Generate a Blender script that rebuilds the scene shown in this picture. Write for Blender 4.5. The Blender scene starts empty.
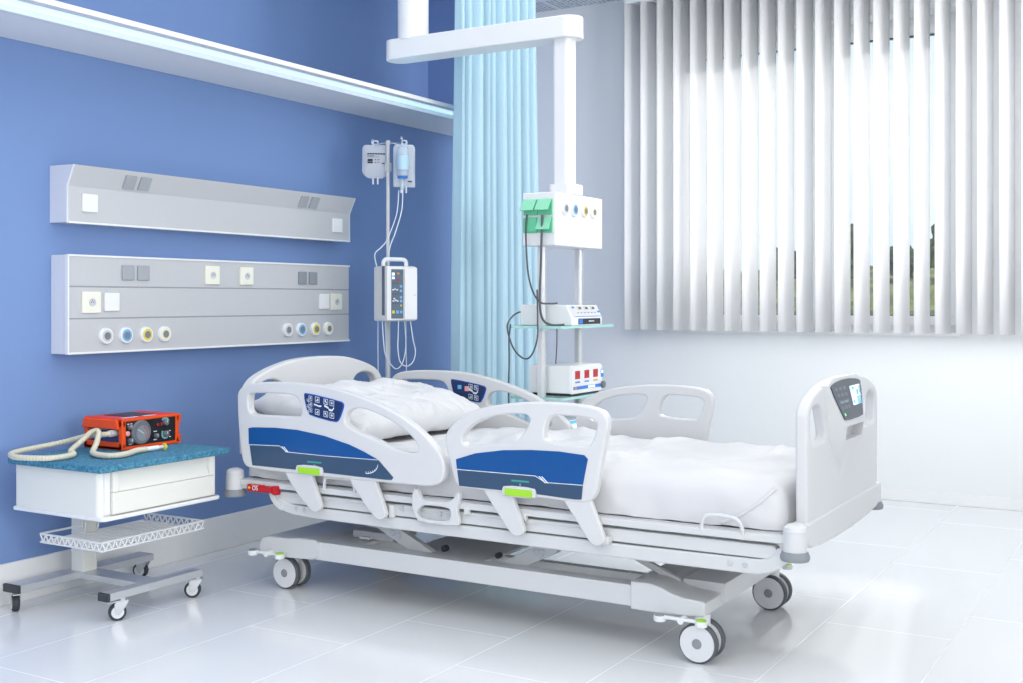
import bpy, bmesh, math, random
from mathutils import Vector, Matrix, noise
random.seed(7)
C = bpy.context.scene.collection
SC = bpy.context.scene
PI = math.pi

# ------------------------------------------------------------------ materials
def lin(c):
    return c / 12.92 if c <= .04045 else ((c + .055) / 1.055) ** 2.4
def hexc(h):
    return tuple(lin(int(h[i:i + 2], 16) / 255) for i in (0, 2, 4)) + (1,)

def mat(name, col, rough=.45, metal=0., spec=.5, var=.03, scale=12., bump=0., bscale=200., emit=None, estr=0.,
        trans=0., alpha=1., ior=1.45, coat=0.):
    m = bpy.data.materials.new(name); m.use_nodes = True
    nt = m.node_tree; b = nt.nodes['Principled BSDF']
    c = hexc(col) if isinstance(col, str) else col
    b.inputs['Roughness'].default_value = rough
    b.inputs['Metallic'].default_value = metal
    b.inputs['Specular IOR Level'].default_value = spec
    b.inputs['IOR'].default_value = ior
    b.inputs['Transmission Weight'].default_value = trans
    b.inputs['Alpha'].default_value = alpha
    b.inputs['Coat Weight'].default_value = coat
    tc = nt.nodes.new('ShaderNodeTexCoord')
    n = nt.nodes.new('ShaderNodeTexNoise'); n.inputs['Scale'].default_value = scale; n.inputs['Detail'].default_value = 4
    nt.links.new(tc.outputs['Object'], n.inputs['Vector'])
    mx = nt.nodes.new('ShaderNodeMix'); mx.data_type = 'RGBA'
    mx.inputs[6].default_value = tuple(max(0, x * (1 - var)) for x in c[:3]) + (1,)
    mx.inputs[7].default_value = tuple(min(1, x * (1 + var)) for x in c[:3]) + (1,)
    nt.links.new(n.outputs['Fac'], mx.inputs[0]); nt.links.new(mx.outputs[2], b.inputs['Base Color'])
    if bump:
        n2 = nt.nodes.new('ShaderNodeTexNoise'); n2.inputs['Scale'].default_value = bscale; n2.inputs['Detail'].default_value = 3
        nt.links.new(tc.outputs['Object'], n2.inputs['Vector'])
        bp = nt.nodes.new('ShaderNodeBump'); bp.inputs['Strength'].default_value = bump; bp.inputs['Distance'].default_value = .01
        nt.links.new(n2.outputs['Fac'], bp.inputs['Height']); nt.links.new(bp.outputs['Normal'], b.inputs['Normal'])
    if emit:
        b.inputs['Emission Color'].default_value = hexc(emit); b.inputs['Emission Strength'].default_value = estr
    return m

def translucent(name, col, amt, rough=.8):
    m = bpy.data.materials.new(name); m.use_nodes = True
    nt = m.node_tree; b = nt.nodes['Principled BSDF']; out = nt.nodes['Material Output']
    c = hexc(col)
    tc = nt.nodes.new('ShaderNodeTexCoord'); n = nt.nodes.new('ShaderNodeTexNoise'); n.inputs['Scale'].default_value = 90
    nt.links.new(tc.outputs['Object'], n.inputs['Vector'])
    mx = nt.nodes.new('ShaderNodeMix'); mx.data_type = 'RGBA'
    mx.inputs[6].default_value = tuple(x * .97 for x in c[:3]) + (1,); mx.inputs[7].default_value = c
    nt.links.new(n.outputs['Fac'], mx.inputs[0]); nt.links.new(mx.outputs[2], b.inputs['Base Color'])
    b.inputs['Roughness'].default_value = rough
    t = nt.nodes.new('ShaderNodeBsdfTranslucent'); nt.links.new(mx.outputs[2], t.inputs['Color'])
    s = nt.nodes.new('ShaderNodeMixShader'); s.inputs[0].default_value = amt
    nt.links.new(b.outputs[0], s.inputs[1]); nt.links.new(t.outputs[0], s.inputs[2]); nt.links.new(s.outputs[0], out.inputs[0])
    return m

def glassy(name, col, alpha, rough=.05):
    """thin clear sheet: part see-through, part glossy"""
    m = bpy.data.materials.new(name); m.use_nodes = True
    nt = m.node_tree; b = nt.nodes['Principled BSDF']; out = nt.nodes['Material Output']
    b.inputs['Base Color'].default_value = hexc(col); b.inputs['Roughness'].default_value = rough
    tr = nt.nodes.new('ShaderNodeBsdfTransparent'); s = nt.nodes.new('ShaderNodeMixShader')
    n = nt.nodes.new('ShaderNodeTexNoise'); n.inputs['Scale'].default_value = 9
    r = nt.nodes.new('ShaderNodeMapRange'); r.inputs[3].default_value = alpha * .93; r.inputs[4].default_value = min(1, alpha * 1.07)
    nt.links.new(n.outputs['Fac'], r.inputs[0]); nt.links.new(r.outputs[0], s.inputs[0])
    nt.links.new(tr.outputs[0], s.inputs[1]); nt.links.new(b.outputs[0], s.inputs[2]); nt.links.new(s.outputs[0], out.inputs[0])
    return m

M = {}
M['bed'] = mat('bed_plastic', 'd7d8da', .38, var=.01)
M['frame'] = mat('bed_painted_steel', 'd5d7d9', .35, var=.01)
M['grey'] = mat('grey_rubber', '8d9299', .6)
M['white'] = mat('white_plastic', 'eceef0', .35, var=.01)
M['warm'] = mat('warm_white_plastic', 'ebece6', .4, var=.01)
M['cream'] = mat('cream_white_plastic', 'efefe2', .4, var=.01)
M['sheet'] = mat('white_cotton', 'd9dadd', .9, spec=.15, var=.01, bump=.05, bscale=420)
M['blue'] = mat('blue_decal', '095094', .3, var=.06, scale=6)
M['slate'] = mat('slate_decal', '36506e', .35, var=.04)
M['navy'] = mat('navy_keypad', '1d3263', .35)
M['rim'] = mat('blue_rim', '1255b5', .35)
M['icon'] = mat('white_icon', 'e6eef8', .5)
M['green'] = mat('lime_green_plastic', 'a2dd35', .4)
M['teal'] = mat('teal_print', '3f9d93', .5)
M['red'] = mat('red_plastic', 'c01a24', .4)
M['yellow'] = mat('yellow_plastic', 'e8d44a', .4)
M['ledgreen'] = mat('green_led', '6fe08c', .4, emit='6fe08c', estr=.6)
M['tyre'] = mat('dark_grey_tyre', '5a5e64', .6)
M['darktyre'] = mat('charcoal_tyre', '3a3e44', .6)
M['hub'] = mat('wheel_hub', 'e2e4e7', .35)
M['hubcap'] = mat('grey_hub_cap', '8f949b', .4)
M['steel'] = mat('brushed_steel', 'ced1d5', .3, metal=.45, var=.05, scale=40)
M['chrome'] = mat('chrome', 'd8dce0', .15, metal=1)
M['palelabel'] = mat('pale_blue_label', 'b9dbef', .5)
M['shelfwhite'] = mat('bright_white_board', 'f6f7f8', .4, var=.005)
M['bolt'] = mat('grey_bolt', 'c9ccd2', .35, metal=.3)
M['dark'] = mat('charcoal_plastic', '2b2e33', .45)
M['panelgrey'] = mat('console_grey', 'c6c8cc', .45, metal=.1, var=.015, scale=30)
M['groove'] = mat('groove_grey', '9a9ea5', .5)
M['alu'] = mat('white_aluminium', 'dfe1ea', .35, var=.01)
M['switch'] = mat('grey_switch', 'a3a8af', .45)
M['switchdark'] = mat('dark_grey_switch', '8e949d', .45)
M['gasblue'] = mat('outlet_blue', '6fb6e6', .4)
M['gasyel'] = mat('outlet_yellow', 'e6d860', .4)
M['gascream'] = mat('outlet_cream', 'e9e6c8', .4)
M['gasgrey'] = mat('outlet_grey', 'cdd0d6', .4)
M['gasdark'] = mat('outlet_hole_grey', '7d828a', .4)
M['mint'] = mat('mint_green_plastic', '6fd0a5', .4)
M['mintd'] = mat('mint_green_lid', '8fdcb8', .4)
M['cable'] = mat('grey_cable', '55595f', .5)
M['tube'] = mat('clear_vinyl_tube', 'dfe8f4', .2, var=.01)
M['orange'] = mat('orange_plastic', 'f2541b', .35, var=.04)
M['orangered'] = mat('red_orange_plastic', 'ee3216', .35, var=.04)
M['black'] = mat('black_panel', '1d2024', .4)
M['smoke'] = mat('smoky_window', '3a4a78', .15)
M['gauge'] = mat('grey_gauge', '70757c', .3)
M['gaugeface'] = mat('grey_gauge_face', '8b9096', .4)
M['hose'] = mat('cream_hose', 'd8d2bd', .5, var=.03)
M['pinklight'] = mat('pink_lamp', 'f0a8a8', .3)
M['cyanprint'] = mat('cyan_print', '7fc4c6', .5)
M['blueprint'] = mat('blue_print', '3a7fd8', .4)
M['lcd'] = mat('lcd_blue_white', 'cfe4f7', .2, emit='cfe6ff', estr=.55)
M['lcdblue'] = mat('lcd_blue', '5da5e6', .2, emit='58a4ee', estr=.5)
M['redled'] = mat('red_display', 'a3201f', .3, emit='b02020', estr=.25)
M['orangeled'] = mat('orange_display', 'e89a3c', .3)
M['pumpface'] = mat('slate_keypad', '5b6c7e', .4)
M['phone'] = mat('dark_slate_panel', '3b4552', .35)
M['phonekey'] = mat('pale_grey_keys', '9aa5b2', .5)
M['glass_shelf'] = glassy('tinted_glass', 'c4e8e4', .6)
M['glass_edge'] = mat('glass_edge_teal', 'b0e0da', .1)
M['bag'] = glassy('clear_bag', 'e6ebf4', .62, .25)
M['fluid'] = glassy('bottle_plastic', 'd4e6f4', .5, .15)
M['pane'] = glassy('window_pane', 'f4f9ff', .06, .02)
M['mint_table'] = None
M['curtain'] = translucent('aqua_curtain', 'd5f1fc', .35)
M['vane'] = translucent('white_blind_fabric', 'fdfdfe', .42)
M['strip'] = mat('light_strip', 'e2f3fc', .4, emit='bfe3f8', estr=.62)
M['stripglow'] = mat('light_strip_edge', '8fd0f5', .4, emit='5cb8f8', estr=.9)

# blue speckled laminate
def speckle():
    m = mat('blue_speckled_mat', '2f86ad', .75, var=.0)
    nt = m.node_tree; b = nt.nodes['Principled BSDF']
    tc = nt.nodes.new('ShaderNodeTexCoord'); n = nt.nodes.new('ShaderNodeTexNoise')
    n.inputs['Scale'].default_value = 95; n.inputs['Detail'].default_value = 5; n.inputs['Roughness'].default_value = .7
    r = nt.nodes.new('ShaderNodeValToRGB')
    r.color_ramp.elements[0].position = .38; r.color_ramp.elements[0].color = hexc('2a678a')
    r.color_ramp.elements[1].position = .62; r.color_ramp.elements[1].color = hexc('5799b4')
    nt.links.new(tc.outputs['Object'], n.inputs['Vector']); nt.links.new(n.outputs['Fac'], r.inputs[0])
    nt.links.new(r.outputs[0], b.inputs['Base Color'])
    bp = nt.nodes.new('ShaderNodeBump'); bp.inputs['Strength'].default_value = .25; bp.inputs['Distance'].default_value = .004
    nt.links.new(n.outputs['Fac'], bp.inputs['Height']); nt.links.new(bp.outputs['Normal'], b.inputs['Normal'])
    return m
M['mat'] = speckle()

def floor_mat():
    m = bpy.data.materials.new('gloss_floor_tile'); m.use_nodes = True
    nt = m.node_tree; b = nt.nodes['Principled BSDF']
    tc = nt.nodes.new('ShaderNodeTexCoord'); sp = nt.nodes.new('ShaderNodeSeparateXYZ'); cb = nt.nodes.new('ShaderNodeCombineXYZ')
    nt.links.new(tc.outputs['Object'], sp.inputs[0])
    a1 = nt.nodes.new('ShaderNodeMath'); a1.operation = 'ADD'; a1.inputs[1].default_value = -2.81 + 1.08 * 8
    a2 = nt.nodes.new('ShaderNodeMath'); a2.operation = 'ADD'; a2.inputs[1].default_value = -.56 + .4325 * 8
    nt.links.new(sp.outputs['Y'], a1.inputs[0]); nt.links.new(sp.outputs['X'], a2.inputs[0])
    nt.links.new(a1.outputs[0], cb.inputs['X']); nt.links.new(a2.outputs[0], cb.inputs['Y'])
    br = nt.nodes.new('ShaderNodeTexBrick'); br.offset = .685; br.offset_frequency = 2; br.squash = 1
    br.inputs['Scale'].default_value = 1; br.inputs['Brick Width'].default_value = 1.08; br.inputs['Row Height'].default_value = .4325
    br.inputs['Mortar Size'].default_value = .0022; br.inputs['Mortar Smooth'].default_value = .2
    br.inputs['Color1'].default_value = hexc('ebedf0'); br.inputs['Color2'].default_value = hexc('edeff1'); br.inputs['Mortar'].default_value = hexc('f5f6f7')
    nt.links.new(cb.outputs[0], br.inputs['Vector']); nt.links.new(br.outputs['Color'], b.inputs['Base Color'])
    rr = nt.nodes.new('ShaderNodeMapRange'); rr.inputs[3].default_value = .13; rr.inputs[4].default_value = .7
    nt.links.new(br.outputs['Fac'], rr.inputs[0]); nt.links.new(rr.outputs[0], b.inputs['Roughness'])
    bp = nt.nodes.new('ShaderNodeBump'); bp.invert = True; bp.inputs['Strength'].default_value = .25; bp.inputs['Distance'].default_value = .002
    nt.links.new(br.outputs['Fac'], bp.inputs['Height']); nt.links.new(bp.outputs['Normal'], b.inputs['Normal'])
    b.inputs['Specular IOR Level'].default_value = .5
    return m

def ceiling_mat():
    m = bpy.data.materials.new('perforated_ceiling'); m.use_nodes = True
    nt = m.node_tree; b = nt.nodes['Principled BSDF']; b.inputs['Roughness'].default_value = .8
    tc = nt.nodes.new('ShaderNodeTexCoord'); v = nt.nodes.new('ShaderNodeTexVoronoi'); v.inputs['Scale'].default_value = 34
    v.inputs['Randomness'].default_value = .25
    nt.links.new(tc.outputs['Object'], v.inputs['Vector'])
    r = nt.nodes.new('ShaderNodeValToRGB')
    r.color_ramp.elements[0].position = .25; r.color_ramp.elements[0].color = hexc('8d959e')
    r.color_ramp.elements[1].position = .42; r.color_ramp.elements[1].color = hexc('dfe3e6')
    nt.links.new(v.outputs['Distance'], r.inputs[0])
    br = nt.nodes.new('ShaderNodeTexBrick'); br.offset = 0; br.inputs['Scale'].default_value = 1
    br.inputs['Brick Width'].default_value = .6; br.inputs['Row Height'].default_value = .6; br.inputs['Mortar Size'].default_value = .012
    br.inputs['Mortar'].default_value = hexc('e8eaec'); nt.links.new(r.outputs[0], br.inputs['Color1']); nt.links.new(r.outputs[0], br.inputs['Color2'])
    nt.links.new(tc.outputs['Object'], br.inputs['Vector']); nt.links.new(br.outputs['Color'], b.inputs['Base Color'])
    return m
M['floor'] = floor_mat()
M['ceiling'] = ceiling_mat()
M['bluewall'] = mat('blue_wall_paint', '7c98ca', .6, spec=.25, var=.012, scale=3, bump=.03, bscale=300)
M['whitewall'] = mat('white_wall_paint', 'f0f2f3', .65, spec=.25, var=.01, scale=3, bump=.03, bscale=300)
M['base'] = mat('white_skirting', 'f4f5f6', .35, var=.01)
M['upvc'] = mat('white_window_frame', 'f2f3f4', .3, var=.01)
M['gasket'] = mat('dark_gasket', '5a5f66', .6)

# ------------------------------------------------------------------ mesh builder
class MB:
    def __init__(s): s.bm = bmesh.new(); s.m = 0
    def _tag(s, n0):
        s.bm.faces.ensure_lookup_table()
        for f in s.bm.faces[n0:]: f.material_index = s.m
    def box(s, x0, x1, y0, y1, z0, z1, bev=0., seg=2):
        t = bmesh.new()
        v = [t.verts.new((x, y, z)) for x in (x0, x1) for y in (y0, y1) for z in (z0, z1)]
        for q in ((0, 1, 3, 2), (4, 6, 7, 5), (0, 4, 5, 1), (2, 3, 7, 6), (0, 2, 6, 4), (1, 5, 7, 3)): t.faces.new([v[i] for i in q])
        bmesh.ops.recalc_face_normals(t, faces=t.faces)
        if bev: bmesh.ops.bevel(t, geom=list(t.edges), offset=bev, segments=seg, affect='EDGES', profile=.5)
        s.join(t); return s
    def join(s, t, fn=None):
        n0 = len(s.bm.faces)
        me = bpy.data.meshes.new('tmp'); t.to_mesh(me); t.free()
        if fn:
            for v in me.vertices: v.co = fn(v.co)
        s.bm.from_mesh(me); bpy.data.meshes.remove(me); s._tag(n0)
    def rot_box(s, c, size, M3, bev=0., seg=2):
        t = MB(); h = [q / 2 for q in size]; t.box(-h[0], h[0], -h[1], h[1], -h[2], h[2], bev, seg)
        c = Vector(c); s.join(t.bm, lambda p: c + M3 @ p); return s
    def tube(s, pts, r, seg=10, smooth=0, cap=True, radii=None):
        P = [Vector(p) for p in pts]
        if smooth: P = catmull(P, smooth)
        n0 = len(s.bm.faces); rings = []; up = None
        for i, p in enumerate(P):
            d = (P[min(i + 1, len(P) - 1)] - P[max(i - 1, 0)]).normalized()
            if up is None:
                up = d.orthogonal().normalized()
            else:
                up = (up - d * up.dot(d))
                up = up.normalized() if up.length > 1e-6 else d.orthogonal().normalized()
            w = d.cross(up); rr = radii(i / (len(P) - 1)) if radii else r
            rings.append([s.bm.verts.new(p + (up * math.cos(a) + w * math.sin(a)) * rr) for a in (2 * PI * k / seg for k in range(seg))])
        for a, b in zip(rings, rings[1:]):
            for k in range(seg): s.bm.faces.new((a[k], a[(k + 1) % seg], b[(k + 1) % seg], b[k]))
        if cap:
            s.bm.faces.new(rings[0][::-1]); s.bm.faces.new(rings[-1])
        s._tag(n0); return s
    def lathe(s, prof, c, axis='z', seg=28):
        """prof: (radius, along axis) pairs, solid of revolution about axis through c"""
        n0 = len(s.bm.faces); c = Vector(c); rings = []
        ax = {'x': (Vector((1, 0, 0)), Vector((0, 1, 0)), Vector((0, 0, 1))), 'y': (Vector((0, 1, 0)), Vector((0, 0, 1)), Vector((1, 0, 0))),
              'z': (Vector((0, 0, 1)), Vector((1, 0, 0)), Vector((0, 1, 0)))}[axis] if isinstance(axis, str) else axis
        for r, h in prof:
            rings.append([s.bm.verts.new(c + ax[0] * h + (ax[1] * math.cos(a) + ax[2] * math.sin(a)) * max(r, 1e-5)) for a in (2 * PI * k / seg for k in range(seg))])
        for a, b in zip(rings, rings[1:]):
            for k in range(seg): s.bm.faces.new((a[k], a[(k + 1) % seg], b[(k + 1) % seg], b[k]))
        s.bm.faces.new(rings[0][::-1]); s.bm.faces.new(rings[-1])
        s._tag(n0); return s
    def plate(s, outs, fn, th, bev=.004, res=2):
        """outs: closed 2-D outlines (first the outer one, then holes); fn maps (a, b, c) with c across the thickness"""
        cu = bpy.data.curves.new('tmp', 'CURVE'); cu.dimensions = '2D'; cu.fill_mode = 'BOTH'
        cu.extrude = max(th / 2 - bev, 1e-4); cu.bevel_depth = bev; cu.bevel_resolution = res; cu.offset = -bev
        for o in outs:
            sp = cu.splines.new('POLY'); sp.points.add(len(o) - 1); sp.use_cyclic_u = True
            for i, p in enumerate(o): sp.points[i].co = (p[0], p[1], 0, 1)
        ob = bpy.data.objects.new('tmp', cu); C.objects.link(ob)
        me = bpy.data.meshes.new_from_object(ob.evaluated_get(bpy.context.evaluated_depsgraph_get()))
        bpy.data.objects.remove(ob); bpy.data.curves.remove(cu)
        for v in me.vertices: v.co = fn(v.co[0], v.co[1], v.co[2])
        n0 = len(s.bm.faces); s.bm.from_mesh(me); bpy.data.meshes.remove(me); s._tag(n0); return s
    def text(s, body, size, fn, th=.0006, align='CENTER'):
        cu = bpy.data.curves.new('tmp', 'FONT'); cu.body = body; cu.size = size; cu.extrude = th; cu.align_x = align; cu.align_y = 'CENTER'
        ob = bpy.data.objects.new('tmp', cu); C.objects.link(ob)
        me = bpy.data.meshes.new_from_object(ob.evaluated_get(bpy.context.evaluated_depsgraph_get()))
        bpy.data.objects.remove(ob); bpy.data.curves.remove(cu)
        for v in me.vertices: v.co = fn(v.co[0], v.co[1], v.co[2])
        n0 = len(s.bm.faces); s.bm.from_mesh(me); bpy.data.meshes.remove(me); s._tag(n0); return s
    def grid(s, rows, closed=False):
        n0 = len(s.bm.faces)
        R = [[s.bm.verts.new(p) for p in r] for r in rows]
        for a, b in zip(R, R[1:]):
            n = len(a)
            for k in range(n if closed else n - 1): s.bm.faces.new((a[k], a[(k + 1) % n], b[(k + 1) % n], b[k]))
        s._tag(n0); return R
    def build(s, name, mats, parent=None, angle=38):
        off = ORG.get(parent.name, Vector((0, 0, 0))) if parent is not None else Vector((0, 0, 0))
        bmesh.ops.recalc_face_normals(s.bm, faces=s.bm.faces)
        if XF:
            for v in s.bm.verts: v.co = v.co * XF[0] + XF[1]
        if parent is not None:
            for v in s.bm.verts: v.co -= off
        else:
            zmin = min(v.co.z for v in s.bm.verts); k = len(s.bm.verts)
            off = Vector((sum(v.co.x for v in s.bm.verts) / k, sum(v.co.y for v in s.bm.verts) / k, zmin))
            for v in s.bm.verts: v.co -= off
        me = bpy.data.meshes.new(name); s.bm.to_mesh(me); s.bm.free()
        for m in (mats if isinstance(mats, (list, tuple)) else [mats]): me.materials.append(M[m] if isinstance(m, str) else m)
        me.polygons.foreach_set('use_smooth', [True] * len(me.polygons)); me.set_sharp_from_angle(angle=math.radians(angle)); me.update()
        o = bpy.data.objects.new(name, me); C.objects.link(o)
        if angle < 60:
            wn = o.modifiers.new('wn', 'WEIGHTED_NORMAL'); wn.keep_sharp = True; wn.weight = 100
        if parent is not None: o.parent = parent; ORG[o.name] = off
        else: o.location = off; ORG[o.name] = off
        return o
ORG = {}
XF = None            # (size, offset) of the assembly being built, or None
def catmull(P, n):
    out = []
    for i in range(len(P) - 1):
        a, b, c, d = P[max(i - 1, 0)], P[i], P[i + 1], P[min(i + 2, len(P) - 1)]
        for k in range(n):
            t = k / n
            out.append(.5 * ((2 * b) + (c - a) * t + (2 * a - 5 * b + 4 * c - d) * t * t + (3 * b - a - 3 * c + d) * t ** 3))
    out.append(P[-1]); return out
def chaikin(o, n=2, closed=True):
    for _ in range(n):
        q = []
        for i in range(len(o)):
            a, b = o[i], o[(i + 1) % len(o)]
            q += [(a[0] * .75 + b[0] * .25, a[1] * .75 + b[1] * .25), (a[0] * .25 + b[0] * .75, a[1] * .25 + b[1] * .75)]
        o = q
    return o
def thing(name, label, cat, loc=(0, 0, 0), group=None):
    if XF: loc = Vector(loc) * XF[0] + XF[1]
    o = bpy.data.objects.new(name, None); C.objects.link(o); o.empty_display_size = .1
    o.location = loc; o['label'] = label; o['category'] = cat; ORG[o.name] = Vector(loc)
    if group: o['group'] = group
    return o
def tag(o, label, cat, group=None):
    o['label'] = label; o['category'] = cat
    if group: o['group'] = group
    return o
def struct(name, mb, mats):
    o = mb.build(name, mats); o['kind'] = 'structure'; return o
def rrect(a0, a1, b0, b1, r, n=5):
    out = []
    for cx, cy, s in ((a1 - r, b1 - r, 0), (a0 + r, b1 - r, 1), (a0 + r, b0 + r, 2), (a1 - r, b0 + r, 3)):
        for k in range(n + 1):
            t = PI / 2 * (s + k / n); out.append((cx + r * math.cos(t), cy + r * math.sin(t)))
    return out

# ================================================================== the room
XR, YB, ZC = 5.6, -2.2, 3.10
struct('floor', MB().box(-.6, XR + .2, YB - .2, 7.2, -.1, 0), 'floor')
struct('ceiling', MB().box(-.6, XR + .2, YB - .2, 7.2, ZC, ZC + .1), 'ceiling')
b = MB()
b.box(-.6, 0, YB, 6.85, 0, 2.17); b.box(-.6, -.42, YB, 6.85, 2.17, ZC); b.box(-.42, 0, 6.2, 6.85, 2.17, ZC)
struct('wall_left', b, 'bluewall')
WX0, WX1, WZ0, WZ1 = .98, 2.74, .957, 2.80
b = MB()
b.box(-.6, WX0, 6.85, 7.12, 0, ZC); b.box(WX1, XR, 6.85, 7.12, 0, ZC)
b.box(WX0, WX1, 6.85, 7.12, 0, WZ0); b.box(WX0, WX1, 6.85, 7.12, WZ1, ZC)
struct('wall_back', b, 'whitewall')
struct('wall_right', MB().box(XR, XR + .15, YB, 7.12, 0, ZC), 'whitewall')
struct('wall_front', MB().box(-.6, XR + .15, YB - .15, YB, 0, ZC), 'whitewall')
struct('baseboard_left', MB().box(0, .014, YB, 6.85, 0, .157, .004), 'base')
struct('baseboard_back', MB().box(.014, XR, 6.836, 6.85, 0, .067, .004), 'base')

# window: outer frame, two sashes, panes
w = bpy.data.objects.new('window_1', None); C.objects.link(w); w['kind'] = 'structure'; ORG['window_1'] = Vector((0, 0, 0))
b = MB()
for x0, x1, z0, z1 in ((WX0, WX1, WZ0, WZ0 + .045), (WX0, WX1, WZ1 - .05, WZ1), (WX0, WX0 + .05, WZ0 + .045, WZ1 - .05), (WX1 - .05, WX1, WZ0 + .045, WZ1 - .05), (1.905, 1.96, WZ0 + .045, WZ1 - .05)):
    b.box(x0, x1, 7.02, 7.09, z0, z1, .004)
b.build('frame', 'upvc', w)
for x0, x1 in ((WX0 + .05, 1.905), (1.96, WX1 - .05)):
    b = MB(); g = .055
    for a0, a1, z0, z1 in ((x0, x1, WZ0 + .045, WZ0 + .045 + g), (x0, x1, WZ1 - .05 - g, WZ1 - .05), (x0, x0 + g, WZ0 + .045 + g, WZ1 - .05 - g), (x1 - g, x1, WZ0 + .045 + g, WZ1 - .05 - g)):
        b.box(a0, a1, 7.0, 7.06, z0, z1, .004)
    s = b.build('sash', 'upvc', w)
    b = MB(); e = .008
    for a0, a1, z0, z1 in ((x0 + g, x1 - g, WZ0 + .045 + g, WZ0 + .045 + g + e), (x0 + g, x1 - g, WZ1 - .05 - g - e, WZ1 - .05 - g), (x0 + g, x0 + g + e, WZ0 + .1, WZ1 - .11), (x1 - g - e, x1 - g, WZ0 + .1, WZ1 - .11)):
        b.box(a0, a1, 7.02, 7.045, z0, z1)
    b.build('gasket', 'gasket', s)
    MB().box(x0 + g, x1 - g, 7.03, 7.036, WZ0 + .1, WZ1 - .1).build('pane', 'pane', s)
MB().box(WX0 - .0, WX1 + .0, 6.835, 7.02, WZ0 - .012, WZ0 + .01, .003).build('sill', 'upvc', w)

# ------------------------------------------------------------------ vertical blind
vb = thing('vertical_blind', 'wide vertical blind of white fabric vanes hanging over the window', 'blind', (1.9, 6.74, .96))
MB().box(.74, 3.62, 6.70, 6.78, 3.03, 3.085, .006).build('headrail', 'white', vb)
th = math.radians(60); hw = .0645
for k in range(25):
    xc = .785 + .1105 * k
    a = th + random.uniform(-.012, .012)
    rows = []
    for z in (.962, 1.5, 2.2, 3.03):
        row = []
        for j in range(9):
            t = (j / 8 - .5) * 2
            bow = .003 * (1 - t * t)
            row.append((xc + math.cos(a) * hw * t + math.sin(a) * bow, 6.74 + math.sin(a) * hw * t - math.cos(a) * bow, z))
        rows.append(row)
    b = MB(); b.grid(rows)
    v = b.build('vane', 'vane', vb)
    sm = v.modifiers.new('th', 'SOLIDIFY'); sm.thickness = .0012

# ------------------------------------------------------------------ outside
def out_mat(name, c0, c1, c2, sc):
    m = mat(name, c0, .95, spec=.1); nt = m.node_tree; b = nt.nodes['Principled BSDF']
    n = nt.nodes.new('ShaderNodeTexNoise'); n.inputs['Scale'].default_value = sc; n.inputs['Detail'].default_value = 8
    g = nt.nodes.new('ShaderNodeNewGeometry'); nt.links.new(g.outputs['Position'], n.inputs['Vector'])
    r = nt.nodes.new('ShaderNodeValToRGB'); r.color_ramp.elements[0].position = .36; r.color_ramp.elements[0].color = hexc(c0)
    r.color_ramp.elements[1].position = .66; r.color_ramp.elements[1].color = hexc(c2)
    e = r.color_ramp.elements.new(.5); e.color = hexc(c1)
    nt.links.new(n.outputs['Fac'], r.inputs[0]); nt.links.new(r.outputs[0], b.inputs['Base Color']); return m
M['hill'] = out_mat('scrub_hillside', '434f38', '68723a', '8f9049', 1.4)
M['leaf'] = out_mat('dark_tree_leaves', '3d4a42', '55643f', '7c8a4a', 3)
b = MB(); rows = []
for i in range(70):
    y = 9.5 + i * .75; row = []
    for j in range(90):
        x = -34 + j * .8
        t = (y - 9.5) / 52
        z = -.9 + 3.6 * t + .35 * (noise.noise((x * .5, y * .5, 0)) + .6 * noise.noise((x * 1.7, y * 1.7, 3))) * min(1, t * 5)
        row.append((x, y, z))
    rows.append(row)
b.grid(rows); o = b.build('hillside', 'hill'); o['kind'] = 'structure'
def tree(loc, h, r, label):
    t = thing('tree', label, 'tree', loc, 'trees on the hillside outside')
    b = MB(); b.tube([loc, (loc[0], loc[1], loc[2] + h * .5)], .12, 8); b.build('trunk', 'dark', t)
    b = MB(); q = bmesh.new(); bmesh.ops.create_icosphere(q, subdivisions=4, radius=1)
    for v in q.verts:
        n = v.co.normalized(); d = 1 + .45 * noise.noise(n * 2.2 + Vector(loc)) + .3 * noise.noise(n * 6 + Vector(loc)) + .15 * noise.noise(n * 14)
        v.co = Vector((n.x * r * d, n.y * r * d, n.z * h * .42 * d)) + Vector((loc[0], loc[1], loc[2] + h * .6))
    b.join(q); b.build('crown', 'leaf', t)
for (u, h, r, lab) in ((.29, 2.5, .75, 'slim tall tree on the hill outside, seen through a gap between the blind vanes'),
                       (.335, 1.5, .8, 'low round dark tree on the hill outside, right of the slim tall one'),
                       (.3735, 2.4, .6, 'slender tree on the hill outside, rightmost gap before the solid vanes'),
                       (.238, 1.6, .9, 'broad bushy tree on the hill outside, leftmost behind the right sash')):
    d = 50; fx, fy = -.5083, .8612; dx = fx + .8612 * u; dy = fy + .5083 * u
    x, y = 3.868 + dx * d, dy * d
    t = (y - 9.5) / 52
    tree((x, y, -.9 + 3.6 * t - .1), h, r, lab)

# ------------------------------------------------------------------ light shelf (cove)
cv = thing('light_shelf', 'long white wall shelf light with pale blue glowing strip running along blue wall', 'wall light', (.3, 3, 2.14))
Y0, Y1 = -1.5, 5.86
MB().box(0, .385, Y0, Y1, 2.14, 2.17, .003).build('board', 'shelfwhite', cv)
MB().box(.375, .405, Y0, Y1, 2.128, 2.18, .004).build('inner_lip', 'white', cv)
MB().box(.405, .50, Y0, Y1, 2.150, 2.165).build('diffuser', 'strip', cv)
MB().box(.50, .515, Y0, Y1, 2.147, 2.165).build('glow_edge', 'stripglow', cv)
MB().box(.515, .562, Y0, Y1, 2.139, 2.160, .004).build('outer_lip', 'white', cv)

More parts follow.
